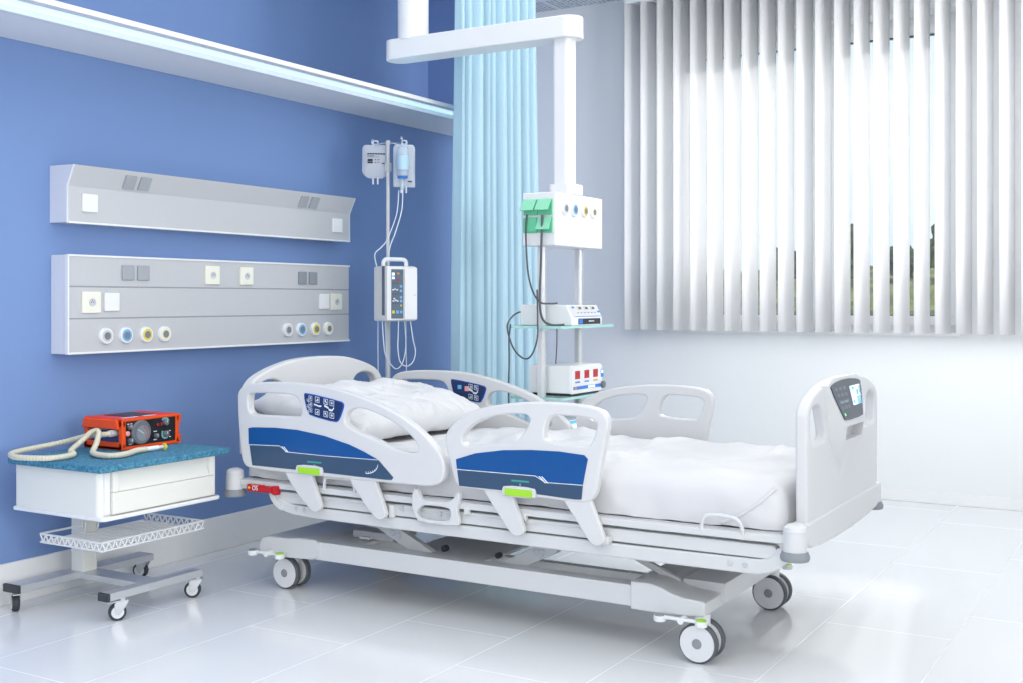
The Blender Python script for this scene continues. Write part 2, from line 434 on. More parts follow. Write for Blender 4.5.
# ------------------------------------------------------------------ wall consoles
def face_plate(p, name, y, z, sy, sz, m, x=.10, bev=.004, slant=None, inner=None):
    b = MB(); b.box(-.001, .010, -sy / 2, sy / 2, -sz / 2, sz / 2, bev)
    mats = [m]
    if inner:
        b.m = 1; mats.append(inner); b.box(.010, .0112, -sy * .36, sy * .36, -sz * .36, sz * .36, .0005)
        b.m = 2; mats.append('gasgrey'); b.lathe([(.016, .011), (.016, .0135), (.012, .0135), (.012, .0118)], (0, 0, 0), 'x', 20)
        b.m = 3; mats.append('dark')
        for dy in (-.005, .005): b.lathe([(.0022, .0118), (.0022, .0122)], (0, dy, 0), 'x', 8)
        b.lathe([(.0022, .0118), (.0022, .0124)], (0, 0, .006), 'x', 8)
    R = Matrix.Rotation(slant, 3, 'Y') if slant else Matrix.Identity(3)
    c = Vector((x, y, z)); t = MB(); t.bm = b.bm
    for v in t.bm.verts: v.co = c + R @ v.co
    return t.build(name, mats, p)
def gas_outlet(p, y, z, ring, x=.10, hole='gasdark'):
    b = MB(); b.lathe([(.033, -.001), (.033, .010), (.030, .014), (.025, .014)], (x, y, z), 'x', 28)
    b.m = 1; b.lathe([(.025, .0), (.025, .0145), (.015, .0155)], (x, y, z), 'x', 28)
    b.m = 2; b.lathe([(.0155, .0), (.0155, .0165), (.013, .0168)], (x, y, z), 'x', 24)
    return b.build('gas_outlet', ['white', ring, hole], p)

pn = thing('wall_console', 'upper grey wall console with slanted top edge, mounted on blue wall', 'wall panel', (0, 3.87, 1.453))
prof = [(0, 1.453), (.10, 1.453), (.10, 1.594), (.138, 1.675), (0, 1.677)]
b = MB(); b.plate([[(x, z) for x, z in prof]], lambda a, c, d: Vector((a, 3.865 + d, c)), 1.735, .0015, 1)
b.build('housing', 'panelgrey', pn, 12)
for y in (2.9945, 4.7355):
    b = MB(); b.plate([[(x, z) for x, z in prof]], lambda a, c, d: Vector((a, y + d, c)), .008, .001, 1); b.build('end_cap', 'alu', pn)
MB().box(.09, .106, 2.995, 4.735, 1.449, 1.457, .002).build('edge_strip', 'white', pn)
sl = -math.atan2(.038, .081)
sl = math.atan2(.038, .081)
for y in (3.281, 3.359): face_plate(pn, 'switch', y, 1.632, .056, .058, 'switch', .1165, .002, sl)
for y in (4.353, 4.432): face_plate(pn, 'switch', y, 1.632, .056, .058, 'switch', .1165, .002, sl)
face_plate(pn, 'blank_plate', 3.096, 1.533, .074, .072, 'white'); face_plate(pn, 'blank_plate', 4.631, 1.53, .074, .072, 'white')

pn = thing('wall_console', 'lower grey wall console with power sockets and two rows of round gas outlets', 'wall panel', (0, 3.87, .94))
MB().box(0, .096, 2.995, 4.733, .938, 1.327, .004).build('housing', 'alu', pn)
for z0, z1 in ((.944, 1.0738), (1.0792, 1.1998), (1.2052, 1.3215)):
    MB().box(.09, .10, 3.0, 4.729, z0, z1, .0015).build('front_strip', 'panelgrey', pn)
for z in (1.0765, 1.2025): MB().box(.092, .0985, 3.0, 4.729, z - .004, z + .004).build('joint', 'groove', pn)
b = MB()
for z in (.941, 1.3245): b.box(.085, .105, 2.996, 4.733, z - .004, z + .004, .0015)
b.box(.085, .104, 2.993, 3.0, .938, 1.328, .0015); b.build('edge_trim', 'white', pn)
for y in (3.287, 3.367): face_plate(pn, 'switch', y, 1.262, .062, .062, 'switch')
for y in (4.363, 4.442): face_plate(pn, 'switch', y, 1.258, .058, .062, 'switchdark')
for y in (3.758, 3.974): face_plate(pn, 'socket', y, 1.26, .086, .082, 'cream', inner='cream')
face_plate(pn, 'socket', 3.103, 1.141, .09, .086, 'cream', inner='cream'); face_plate(pn, 'socket', 4.621, 1.141, .086, .084, 'cream', inner='cream')
face_plate(pn, 'blank_plate', 3.204, 1.142, .074, .074, 'white'); face_plate(pn, 'blank_plate', 4.526, 1.143, .074, .076, 'white')
for y, r in ((3.174, 'gasgrey'), (3.274, 'gasblue'), (3.381, 'gasyel'), (3.48, 'gascream'), (4.253, 'gasgrey'), (4.352, 'gasblue'), (4.458, 'gasyel'), (4.556, 'gascream')):
    gas_outlet(pn, y, 1.006, r)

# ------------------------------------------------------------------ curtain
ct = thing('curtain', 'pleated aqua blue privacy curtain hanging from the ceiling beside the blue wall', 'curtain', (.70, 5.28, .04))
b = MB(); rows = []
NS = 330
for iz in range(26):
    z = .05 + (3.02 - .05) * iz / 25; f = 1 - iz / 25; row = []
    for i in range(NS):
        s = i / (NS - 1)
        y = 4.835 + .775 * s + (s - .5) * .08 * f + .004 * math.sin(7 * f + s * 9)
        ph = 2 * PI * 9.5 * (s + .012 * math.sin(s * 17) + .006 * math.sin(3 * f + s * 5))
        amp = .030 + .010 * math.sin(s * 23 + 1) + .012 * f
        x = .70 + amp * math.sin(ph) + .35 * amp * math.sin(2 * ph + 1.1 + f) + .01 * math.sin(s * 6 + f * 2)
        row.append((x, y, z))
    rows.append(row)
b.grid(rows); o = b.build('drape', 'curtain', ct, 70); sm = o.modifiers.new('th', 'SOLIDIFY'); sm.thickness = .0025
MB().box(.68, .72, 3.2, 6.3, 3.035, 3.10, .004).build('track', 'alu', ct)
for k in range(12): MB().tube([(.70, 4.88 + .064 * k, 3.00), (.70, 4.88 + .064 * k, 3.05)], .005, 6).build('glider', 'white', ct)

# ================================================================== the bed
YC = 3.915
def mir(y): return 2 * YC - y
bed = thing('hospital_bed', 'white adjustable hospital bed with blue panelled side rails on four casters', 'bed', (1.65, YC, 0))

# --- base chassis: two long beams and two cross housings
YN, YF = 3.47, 4.29
b = MB()
side = [(.90, .216), (2.30, .216), (2.30, .150), (.90, .150)]
for y0, y1 in ((YN, YN + .06), (YF - .06, YF)): MB().box(.86, 2.36, y0, y1, .146, .216, .004).build('chassis_beam', 'frame', bed)
def end_housing(prof, holes=None):
    b = MB()
    b.plate([prof], lambda a, c, d: Vector((a, (YN + YF) / 2 + d, c)), YF - YN + .012, .006, 2)
    return b.build('chassis_end', 'frame', bed)
# head end and foot end housings (side profile x, z)
end_housing(chaikin([(.662, .146), (.650, .165), (.668, .205), (.70, .214), (.80, .214), (.86, .222), (.970, .222), (.970, .146), (.80, .138), (.70, .138)], 1))
end_housing([(2.275, .138), (2.275, .229), (2.34, .230), (2.38, .222), (2.42, .206), (2.46, .198), (2.525, .194), (2.534, .188), (2.534, .150), (2.522, .143), (2.38, .137)])
MB().box(2.40, 2.548, YN + .14, YF - .01, .165, .224, .004).build('chassis_rear_step', 'frame', bed)
# cover plates between the beams
MB().box(.95, 1.12, YN + .05, YF - .05, .196, .212, .003).build('cover_plate', 'frame', bed)
MB().box(1.30, 1.66, YN + .05, YF - .05, .198, .210, .003).build('cover_plate', 'frame', bed)
for y in (3.72, 4.06): MB().box(.95, 2.30, y - .018, y + .018, .165, .195, .004).build('inner_beam', 'frame', bed)
# actuators (white rods) and dark motor
b = MB(); b.tube([(1.00, 3.70, .235), (1.20, 3.68, .272)], .009, 10); b.m = 1; b.tube([(1.19, 3.68, .270), (1.26, 3.68, .283)], .007, 10)
b.build('actuator_rod', ['white', 'dark'], bed)
b = MB(); b.box(1.00, 1.20, 3.62, 3.78, .212, .245, .008); b.m = 1; b.box(1.05, 1.10, 3.60, 3.63, .215, .225, .003); b.build('actuator', ['panelgrey', 'white'], bed)
# lifting arms in mirrored pairs
def arm(x0, z0, x1, z1, w, y, name='lift_arm', bolts=((.12, 0),), th=.03):
    L = math.hypot(x1 - x0, z1 - z0); a = math.atan2(z1 - z0, x1 - x0)
    b = MB()
    b.plate([rrect(-w / 2, L + w / 2, -w / 2, w / 2, w * .48)], lambda p, q, d: Vector((x0 + p * math.cos(a) - q * math.sin(a), y + d, z0 + p * math.sin(a) + q * math.cos(a))), th, .003)
    b.m = 1
    for f, off in bolts:
        cx, cz = x0 + math.cos(a) * L * f - math.sin(a) * off, z0 + math.sin(a) * L * f + math.cos(a) * off
        b.lathe([(.010, -th / 2 - .004), (.012, -th / 2 - .002), (.012, th / 2 + .002), (.010, th / 2 + .004)], (cx, y, cz), 'y', 14)
    return b.build(name, ['frame', 'bolt'], bed)
for y in (3.575, mir(3.575) - .05):
    arm(1.40, .195, 1.19, .295, .052, y, bolts=((.62, 0), (.74, .004)))
    arm(1.73, .185, 1.93, .285, .050, y, bolts=((.70, .004), (.80, -.004)))
    arm(2.385, .215, 2.18, .300, .022, y + .03, 'push_bar', bolts=(), th=.02)
for x, y, rr in ((1.455, 3.60, .012), (1.69, 3.60, .011), (1.30, 3.95, .016)):
    b = MB(); b.lathe([(rr, -.010), (rr, .010)], (x, y, .222), 'y', 16); b.build('arm_roller', 'darktyre', bed)
for x, z in ((1.20, .285), (1.92, .278)): MB().tube([(x, 3.568, z), (x, 4.20, z)], .016, 12).build('cross_tube', 'steel', bed)

# --- casters: twin wheels, fork, brake pedal
def caster(x, y, sgn, pedal, off=-.035, dz=0.):
    R, hw = .064, .014
    b = MB()
    b.lathe([(.026, .098), (.026, .150)], (x, y, 0), 'z', 20)
    b.box(x - .024, x + .024, y - .010, y + .010, .06, .125, .006)
    c = b.build('caster', 'white', bed)
    for dy in (-.031, .031):
        b = MB()
        b.lathe([(R - .006, -hw), (R, -hw + .005), (R, hw - .005), (R - .006, hw)], (x, y + dy, R), 'y', 40)
        b.m = 1; b.lathe([(R - .007, -hw - .003), (R - .007, hw + .003)], (x, y + dy, R), 'y', 40)
        b.m = 2; b.lathe([(.014, -hw - .006), (.016, -hw - .004), (.016, hw + .004), (.014, hw + .006)], (x, y + dy, R), 'y', 24)
        b.build('wheel', ['tyre', 'hub', 'hubcap'], c)
    if pedal:
        # two-ended brake pedal: grey pad, hub, green pad
        b = MB(); px = pedal; y = (y if sgn < 0 else y + .21) + off; z = .122 + dz
        b.lathe([(.011, -.012), (.011, .026)], (px, y, z), 'y', 16)
        b.tube([(px - .065, y - .006, z + .004), (px + .062, y - .006, z + .004)], .006, 10)
        for dx in (-.072, .068): b.lathe([(.018, -.010), (.020, -.007), (.020, .006), (.018, .008)], (px + dx, y - .006, z), 'z', 20)
        b.m = 1; b.lathe([(.016, .007), (.016, .011)], (px - .072, y - .006, z), 'z', 20)
        b.m = 2; b.lathe([(.0175, .007), (.016, .012)], (px + .068, y - .006, z), 'z', 20)
        b.build('brake_pedal', ['white', 'hubcap', 'green'], c)
caster(.750, 3.553, -1, .722, -.113, .028); caster(2.514, 3.492, -1, 2.463, -.048, .010)
caster(2.508, 4.222, 1, 2.445); caster(.752, 4.222, 1, 0)

# --- upper frame, side bars
low = chaikin([(.755, .402), (.775, .385), (.79, .355), (.82, .336), (.90, .322), (1.2, .318), (2.70, .314), (2.755, .322), (2.80, .345), (2.83, .385), (2.83, .41), (2.79, .41), (2.77, .375), (2.72, .360), (1.2, .362), (.90, .362), (.84, .372), (.81, .395), (.80, .405)], 1)
for y in (3.425, mir(3.425)):
    b = MB(); b.plate([low], lambda a, c, d: Vector((a, y + d, c)), .045, .006, 2)
    b.m = 1
    for x, z in ((.905, .352), (.945, .349), (2.64, .343), (2.687, .343)): b.lathe([(.007, -.003), (.009, -.001), (.009, .003)], (x, y - .0235, z), 'y', 14)
    b.build('frame_bar', ['frame', 'bolt'], bed)
for y in (3.425, mir(3.425)):
    b = MB(); b.plate([rrect(.80, 2.785, .366, .409, .018)], lambda a, c, d: Vector((a, y + d, c)), .040, .005, 2)
    b.box(.83, 2.20, y - .024, y + .024, .392, .397, .001); b.build('side_channel', 'frame', bed)
for y in (3.41, mir(3.41)): MB().box(.60, 2.83, y - .018, y + .018, .419, .443, .006).build('deck_rail', 'frame', bed)
MB().box(.62, 2.79, 3.43, mir(3.43), .425, .445, .003).build('mattress_deck', 'panelgrey', bed)
for x in (.86, 1.35, 1.9, 2.45, 2.72): MB().box(x - .025, x + .025, 3.44, mir(3.44), .345, .425, .004).build('cross_member', 'frame', bed)
for x, za, zb in ((1.352, .362, .408), (1.675, .404, .432), (1.905, .404, .432)):
    b = MB(); b.box(x, x + .020, 3.388, 3.405, za, zb, .003); b.build('rail_clip', 'frame', bed)
MB().box(2.21, 2.24, 3.375, 3.405, .36, .385, .004).build('rail_clip', 'frame', bed)
b = MB(); b.tube([(1.05, 3.39, .437), (1.055, 3.388, .475), (1.07, 3.388, .485), (1.18, 3.388, .485), (1.19, 3.388, .475), (1.195, 3.39, .437)], .006, 8, 6); b.build('mattress_guard', 'frame', bed)
b = MB(); b.tube([(2.55, 3.395, .438), (2.553, 3.39, .464), (2.567, 3.388, .484), (2.60, 3.388, .488), (2.64, 3.388, .487), (2.667, 3.388, .480), (2.68, 3.39, .460), (2.683, 3.395, .436)], .0065, 10, 6)
b.build('mattress_guard', 'frame', bed)
# hooked accessory bracket between the two side rails
b = MB()
outer = chaikin([(1.478, .487), (1.499, .452), (1.505, .441), (1.612, .441), (1.64, .455), (1.662, .487), (1.668, .46), (1.652, .42), (1.667, .376), (1.655, .361), (1.50, .361), (1.48, .374), (1.463, .41), (1.463, .455)], 1)
hole = chaikin([(1.492, .408), (1.515, .425), (1.618, .425), (1.634, .405), (1.620, .373), (1.503, .373), (1.482, .39)], 1)
b.plate([outer, hole], lambda a, c, d: Vector((a, 3.384 + d, c)), .020, .003)
b.m = 1; b.lathe([(.009, -.004), (.009, .003)], (1.565, 3.402, .392), 'y', 16)
for k in range(7): b.box(1.52 + .014 * k, 1.526 + .014 * k, 3.376, 3.380, .366, .372)
b.build('accessory_hook', ['frame', 'bolt'], bed)
b = MB(); b.lathe([(.009, -.004), (.009, .003)], (1.40, 3.402, .396), 'y', 16); b.build('bolt', 'bolt', bed)

# red release handle near the head
b = MB(); b.box(.672, .752, 3.378, 3.40, .402, .430, .002); b.box(.752, .80, 3.374, 3.40, .404, .428, .004); b.box(.80, .826, 3.378, 3.40, .398, .432, .003)
b.m = 1; b.lathe([(.005, -.001), (.005, .001)], (.684, 3.377, .417), 'y', 12)
b.m = 2; b.text('OS', .024, lambda a, c, d: Vector((.714 + a, 3.377 + d, .416 + c)))
b.box(.697, .73, 3.3765, 3.378, .4275, .4285)
o = b.build('release_handle', ['red', 'yellow', 'icon'], bed); o['label'] = 'red quick release handle with white letters'
b = MB(); b.plate([chaikin([(.765, .40), (.79, .36), (.83, .335), (.85, .345), (.81, .368), (.795, .40)], 2)], lambda a, c, d: Vector((a, 3.40 + d, c)), .012, .002); b.build('frame_bracket', 'frame', bed)

# --- bumpers at the four corners
for x, y in ((2.842, 3.40), (2.828, 4.40), (.587, 3.40), (.587, mir(3.40))):
    b = MB()
    b.lathe([(.036, .398), (.036, .456), (.0345, .458), (.0345, .460), (.036, .462), (.033, .474), (.022, .481), (.012, .484)], (x, y, 0), 'z', 32)
    b.m = 1; b.lathe([(.041, .374), (.044, .382), (.044, .388), (.038, .402)], (x, y, 0), 'z', 32)
    b.m = 2; b.box(x - .05 if x > 2 else x, x if x > 2 else x + .06, min(y, YC + (y - YC) * .9), max(y, YC + (y - YC) * .9), .405, .44, .006)
    b.build('corner_bumper', ['frame', 'grey', 'frame'], bed)

# --- side rails
HS = [(.636, .759), (.641, .662), (.654, .565), (.668, .507), (.71, .494), (.956, .491), (1.194, .491), (1.419, .492), (1.54, .493), (1.590, .504), (1.612, .532), (1.614, .567), (1.601, .601), (1.575, .632), (1.527, .675), (1.463, .716), (1.397, .748), (1.308, .779), (1.194, .809), (1.10, .826), (.993, .836), (.832, .836), (.73, .830), (.665, .816), (.638, .79)]
HH1 = [(.694, .768), (.700, .786), (.74, .790), (.86, .792), (.925, .790), (.952, .773), (.966, .736), (.962, .713), (.931, .707), (.806, .706), (.722, .704), (.700, .716), (.695, .74)]
HH2 = [(1.172, .715), (1.172, .692), (1.217, .671), (1.308, .646), (1.375, .622), (1.44, .609), (1.485, .606), (1.506, .617), (1.487, .655), (1.419, .700), (1.331, .737), (1.246, .757), (1.20, .749), (1.182, .737)]
FS = [(1.616, .683), (1.639, .713), (1.685, .749), (1.742, .776), (1.853, .799), (1.961, .810), (2.067, .812), (2.169, .807), (2.222, .794), (2.244, .769), (2.243, .742), (2.224, .656), (2.209, .565), (2.196, .512), (2.172, .493), (2.128, .489), (2.014, .492), (1.853, .498), (1.719, .501), (1.664, .502), (1.648, .54), (1.631, .597), (1.616, .654)]
FH1 = [(1.684, .663), (1.690, .69), (1.742, .733), (1.809, .756), (1.886, .767), (1.943, .768), (1.957, .754), (1.951, .735), (1.919, .687), (1.897, .669), (1.853, .663), (1.742, .652), (1.700, .645)]
FH2 = [(2.007, .708), (2.014, .742), (2.036, .768), (2.067, .772), (2.169, .769), (2.202, .758), (2.206, .742), (2.186, .685), (2.169, .672), (2.025, .680), (2.010, .69)]
def icon_seg(b, fn, cx, cy, s, kind):
    """small keypad icon: outlined key with a simple sign inside; fn maps face coordinates"""
    t = s * .10
    def q(a0, a1, c0, c1):
        n0 = len(b.bm.faces); b.bm.faces.new([b.bm.verts.new(fn(*p)) for p in ((a0, c0), (a1, c0), (a1, c1), (a0, c1))]); b._tag(n0)
    h = s / 2
    q(cx - h, cx + h, cy + h - t, cy + h); q(cx - h, cx + h, cy - h, cy - h + t); q(cx - h, cx - h + t, cy - h, cy + h); q(cx + h - t, cx + h, cy - h, cy + h)
    if kind == 0: q(cx - h * .5, cx + h * .5, cy - t * .7, cy + t * .7); q(cx - t * .7, cx + t * .7, cy - h * .5, cy + h * .6)
    elif kind == 1: q(cx - h * .55, cx + h * .55, cy - h * .45, cy - h * .15); q(cx - h * .1, cx + h * .5, cy, cy + h * .4)
    else: q(cx - h * .5, cx + h * .1, cy - h * .1, cy + h * .5); q(cx, cx + h * .5, cy - h * .5, cy - h * .1)
def bed_icon(b, fn, cx, cy, w, amp=1.):
    n0 = len(b.bm.faces)
    P = [(-.5, .12), (-.1, .02), (0, -.12), (.3, -.12), (.5, .12)]
    for (x0, y0), (x1, y1) in zip(P, P[1:]):
        b.bm.faces.new([b.bm.verts.new(fn(cx + p * w, cy + q * w)) for p, q in ((x0, y0 * amp), (x1, y1 * amp), (x1, y1 * amp + .16), (x0, y0 * amp + .16))])
    b._tag(n0)
def siderail(head, near):
    y0 = 3.378 if near else mir(3.378)
    S = -1 if near else 1                       # outward direction
    out = HS if head else FS
    ox, oz = (0, 0) if near else (-.05, -.012)   # the far rails sit a little further to the head
    V3 = lambda x, y, z: (x + ox, y, z + oz)
    F = lambda a, c, d: Vector((a + ox, y0 + d, c + oz))
    b = MB(); b.plate([chaikin(out, 2)] + [chaikin(h, 2) for h in ((HH1, HH2) if head else (FH1, FH2))], F, .036, .0065, 2)
    r = b.build('side_rail', 'bed', bed, 50)
    yo = y0 + S * .018                          # outer face
    G = lambda k: (lambda a, c, d: Vector((a + ox, yo + S * k + d, c + oz)))
    if head:
        up = chaikin([(.700, .588), (.698, .652), (.72, .656), (.832, .661), (.944, .659), (1.077, .644), (1.194, .619), (1.263, .597), (1.325, .573), (1.077, .5705), (.897, .573), (.857, .593)], 0)
        dn = [(.704, .586), (.856, .591), (.895, .571), (1.077, .5685), (1.328, .571), (1.345, .556), (1.394, .513), (1.386, .5045), (1.353, .503), (1.077, .507), (.718, .509)]
        ln = [(.704, .588), (.857, .593), (.897, .572), (1.077, .570), (1.326, .572)]
        sl = (.866, .588); gx, gz = 1.008, .509; tx = 1.03
    else:
        up = [(1.666, .565), (1.662, .598), (1.742, .624), (1.853, .642), (1.961, .650), (2.067, .652), (2.16, .646), (2.173, .634), (2.155, .549), (2.017, .547), (1.978, .566)]
        dn = [(1.667, .562), (1.977, .563), (2.015, .545), (2.155, .547), (2.150, .501), (2.128, .499), (1.993, .504), (1.853, .506), (1.676, .507)]
        ln = [(1.667, .5635), (1.978, .5645), (2.016, .546), (2.155, .548)]
        sl = (1.99, .561); gx, gz = 1.917, .504; tx = 1.92
    MBp = MB(); MBp.plate([up], G(.001), .003, .0008, 1); MBp.build('blue_decal', 'blue', r)
    MBp = MB(); MBp.plate([dn], G(.001), .003, .0008, 1)
    MBp.m = 1
    for (xa, za), (xb, zb) in zip(ln, ln[1:]):
        n0 = len(MBp.bm.faces); MBp.bm.faces.new([MBp.bm.verts.new(V3(x, yo + S * .003, z)) for x, z in ((xa, za - .001), (xb, zb - .001), (xb, zb + .0012), (xa, za + .0012))]); MBp._tag(n0)
    for k in (0, .010):
        n0 = len(MBp.bm.faces); MBp.bm.faces.new([MBp.bm.verts.new(V3(x, yo + S * .0034, z)) for x, z in ((sl[0] + k, sl[1] + .004), (sl[0] + k + .006, sl[1] + .004), (sl[0] + k + .03, sl[1] - .017), (sl[0] + k + .024, sl[1] - .017))]); MBp._tag(n0)
    if head:
        pts = [(1.272 + .055 * math.sin(t), .568 - .035 * math.cos(t) - .015) for t in [i * PI / 2 / 8 for i in range(9)]]
        for (xa, za), (xb, zb) in zip(pts, pts[1:]):
            n0 = len(MBp.bm.faces); MBp.bm.faces.new([MBp.bm.verts.new(V3(x, yo + S * .0034, z)) for x, z in ((xa, za), (xb, zb), (xb - .002, zb + .003), (xa - .002, za + .003))]); MBp._tag(n0)
            MBp.box(xa - .001, xa + .001, yo + S * .0030, yo + S * .0034, za + .003, za + .009)
    MBp.m = 2; MBp.box(tx - .034, tx + .034, min(yo + S * .001, yo + S * .0034), max(yo + S * .001, yo + S * .0034), .5395, .5455)
    MBp.m = 3; MBp.box(tx - .003, tx + .003, min(yo + S * .001, yo + S * .0034), max(yo + S * .001, yo + S * .0034), .527, .535)
    MBp.build('slate_decal', ['slate', 'icon', 'teal', 'hubcap'], r)
    b = MB(); b.plate([chaikin([(gx - .064, gz - .016), (gx - .066, gz + .006), (gx - .058, gz + .021), (gx + .058, gz + .021), (gx + .066, gz + .006), (gx + .064, gz - .016)], 1)], G(.004), .010, .003)
    b.m = 1; b.plate([rrect(gx - .053, gx + .053, gz - .012, gz + .012, .003)], G(.008), .008, .002); b.build('latch_button', ['bed', 'green'], r)
    # two drop arms that carry the rail
    for x0, x1 in (((.882, 1.017), (1.194, 1.318)) if head else ((1.781, 1.893), (2.085, 2.192))):
        b = MB(); d = .045
        b.plate([chaikin([(x0, .505), (x1, .505), (x1 + .004, .486), (x1 + .047, .39), (x1 + .050, .368), (x1 + .022, .352), (x1 - .004, .362), (x0 + .055, .43), (x0 + .012, .485)], 2)], lambda a, c, dd: Vector((a + ox - .012, yo - S * .014 + dd, c + oz)), .020, .003)
        b.build('drop_arm', 'bed', r)
    if head:                                    # key panel on this face
        for face, sc in ((S, 1), (-S, 0)):
            if near and not sc: continue
            if not near and sc: continue
            yf = y0 + face * .018
            pan = [(.976, .795), (.988, .802), (1.155, .777), (1.170, .768), (1.170, .755), (1.148, .705), (1.13, .696), (1.012, .716), (.995, .728)]
            pan = chaikin(pan, 1)
            H = lambda k: (lambda a, c, d: Vector((a + ox, yf + face * k + d, c + oz)))
            b = MB(); b.plate([pan], H(.001), .004, .001, 1)
            cx, cz = 1.073, .748
            b.m = 1; b.plate([[(cx + (x - cx) * .95, cz + (z - cz) * .92) for x, z in pan]], H(.002), .004, .001, 1)
            fn = lambda a, c: (a + ox, yf + face * .0045, c - .14 * (a - 1.07) + oz)
            b.m = 2
            if near:
                for i in range(3): icon_seg(b, fn, 1.012, .774 - .022 * i, .017, i % 3); icon_seg(b, fn, 1.0, .764 - .022 * i, .010, 1)
                for i, x in enumerate((1.045, 1.086, 1.115)):
                    for z in (.774, .728): icon_seg(b, fn, x, z, .021, (i + 1) % 3)
                bed_icon(b, fn, 1.047, .750, .036, .25); bed_icon(b, fn, 1.102, .749, .046)
                b.build('key_panel', ['rim', 'navy', 'icon'], r)
            else:
                for i, x in enumerate((1.088, 1.118)):
                    for z in (.772, .726): icon_seg(b, fn, x, z, .022, (i + 1) % 3)
                bed_icon(b, fn, 1.103, .748, .05)
                b.m = 3; b.box(1.018 + ox, 1.038 + ox, yf + face * .004, yf + face * .0046, .744, .762)
                b.m = 4; b.box(1.056 + ox, 1.078 + ox, yf + face * .004, yf + face * .0046, .736, .758)
                b.build('key_panel', ['rim', 'navy', 'icon', 'gasblue', 'pinklight'], r)
    return r
siderail(True, True); siderail(False, True); siderail(True, False); siderail(False, False)

# --- headboard and footboard (outline in y, z)
def sym(L): return L + [(2 * YC - y, z) for y, z in L[::-1]]
HB = sym([(3.46, .47), (3.455, .62), (3.462, .77), (3.475, .805), (3.52, .84), (3.64, .878), (3.78, .903)])
hh = [(3.515, .705), (3.505, .76), (3.53, .805), (3.60, .823), (3.665, .808), (3.69, .765), (3.68, .71), (3.60, .695)]
b = MB(); b.plate([chaikin(HB, 2), chaikin(hh, 2), chaikin([(2 * YC - y, z) for y, z in hh], 2)], lambda a, c, d: Vector((.545 + d, a + .03, c)), .045, .010, 3)
b.build('headboard', 'bed', bed, 50)
FBo = sym([(3.472, .405), (3.466, .60), (3.462, .78), (3.468, .815), (3.51, .845), (3.60, .872), (3.72, .889), (3.86, .896)])
FBo = [(3.52, .392), (3.70, .384), (3.915, .380), (4.13, .384), (4.31, .392)][::-1] + FBo
fh = [(3.508, .72), (3.497, .795), (3.515, .815), (3.565, .826), (3.625, .818), (3.655, .78), (3.685, .72), (3.667, .706), (3.53, .704)]
b = MB(); b.plate([chaikin(FBo, 2), chaikin(fh, 2), chaikin([(2 * YC - y, z) for y, z in fh], 2)], lambda a, c, d: Vector((2.841 + d, a, c)), .038, .010, 3)
fb = b.build('footboard', 'bed', bed, 50)
b = MB(); b.plate([chaikin([(3.455, .41), (3.448, .47), (3.46, .478), (4.40, .478), (4.415, .47), (4.41, .41), (4.31, .384), (3.915, .372), (3.53, .384)], 1)], lambda a, c, d: Vector((2.838 + d, a, c)), .050, .010, 2)
b.build('footboard_skirt', 'bed', fb, 50)
# raised console on the outer face, in two wedges with a hand grip recess between them
b = MB(); rows = []; GA, GB = 3.785, 4.005
for z, x, ya, yb, m in ((.896, 2.860, 3.73, 4.06, .015), (.878, 2.868, 3.66, 4.085, .03), (.758, 2.894, 3.735, 4.04, .05), (.738, 2.897, 3.745, 4.03, .055), (.694, 2.893, 3.76, 4.01, .055), (.60, 2.866, 3.825, 3.90, .03), (.57, 2.860, 3.84, 3.87, .012)):
    ga, gb = max(GA, ya + .012), min(GB, yb - .012)
    if ga > gb: ga = gb = (ya + yb) / 2
    if ga < ya + .006 or z < .62: ga = ya + (yb - ya) * .4; gb = ya + (yb - ya) * .6
    rows.append([Vector(p) for p in ((2.852, ya - m, z), (x - .005, ya - .005, z), (x, ya + .006, z), (x, ga, z), (x, gb, z), (x, yb - .006, z), (x - .005, yb + .005, z), (2.852, yb + m, z))])
VV = [[b.bm.verts.new(p) for p in r] for r in rows]
for i in range(len(VV) - 1):
    for k in range(7):
        if i == 3 and k == 3: continue
        b.bm.faces.new((VV[i][k], VV[i][k + 1], VV[i + 1][k + 1], VV[i + 1][k]))
q = [VV[3][3], VV[3][4], VV[4][4], VV[4][3]]; qi = [b.bm.verts.new(Vector((2.862, v.co.y, v.co.z))) for v in q]
for k in range(4): b.bm.faces.new((q[k], q[(k + 1) % 4], qi[(k + 1) % 4], qi[k]))
b.bm.faces.new(qi); b.bm.faces.new(VV[0]); b.bm.faces.new(VV[-1][::-1])
b.build('console', 'bed', fb, 25)
# control screen: quad corners on the console slope
LT, RT, LB, RB = Vector((2.8685, 3.67, .878)), Vector((2.8685, 4.065, .878)), Vector((2.8945, 3.755, .758)), Vector((2.8945, 4.01, .758))
nrm = Vector((.12, 0, .026)).normalized()
def qp(s, t, k=0.): return (LT + (RT - LT) * s) * (1 - t) + (LB + (RB - LB) * s) * t + nrm * k
b = MB()
bo = chaikin([(.0, .08), (.10, -.02), (.5, -.10), (.9, -.02), (1, .08), (.96, .90), (.92, 1), (.08, 1), (.04, .90)], 1)
top = [b.bm.verts.new(qp(s, t, .0035)) for s, t in bo]; bot = [b.bm.verts.new(qp(s, t, -.004)) for s, t in bo]
b.bm.faces.new(top); b.bm.faces.new(bot[::-1])
for k in range(len(bo)): b.bm.faces.new((top[k], top[(k + 1) % len(bo)], bot[(k + 1) % len(bo)], bot[k]))
fn = lambda a, c: qp(a, c, .0042)
b.m = 1
for r_ in range(4):
    for c_ in range(3): icon_seg(b, lambda a, c: fn(a, c), .14 + .13 * c_, .14 + .17 * r_, .075, (r_ + c_) % 3)
n0 = len(b.bm.faces)
for s0, t0 in ((.12, .47), (.28, .47)):
    b.bm.faces.new([b.bm.verts.new(fn(*p)) for p in ((s0, t0), (s0 + .13, t0), (s0 + .13, t0 + .06), (s0, t0 + .06))])
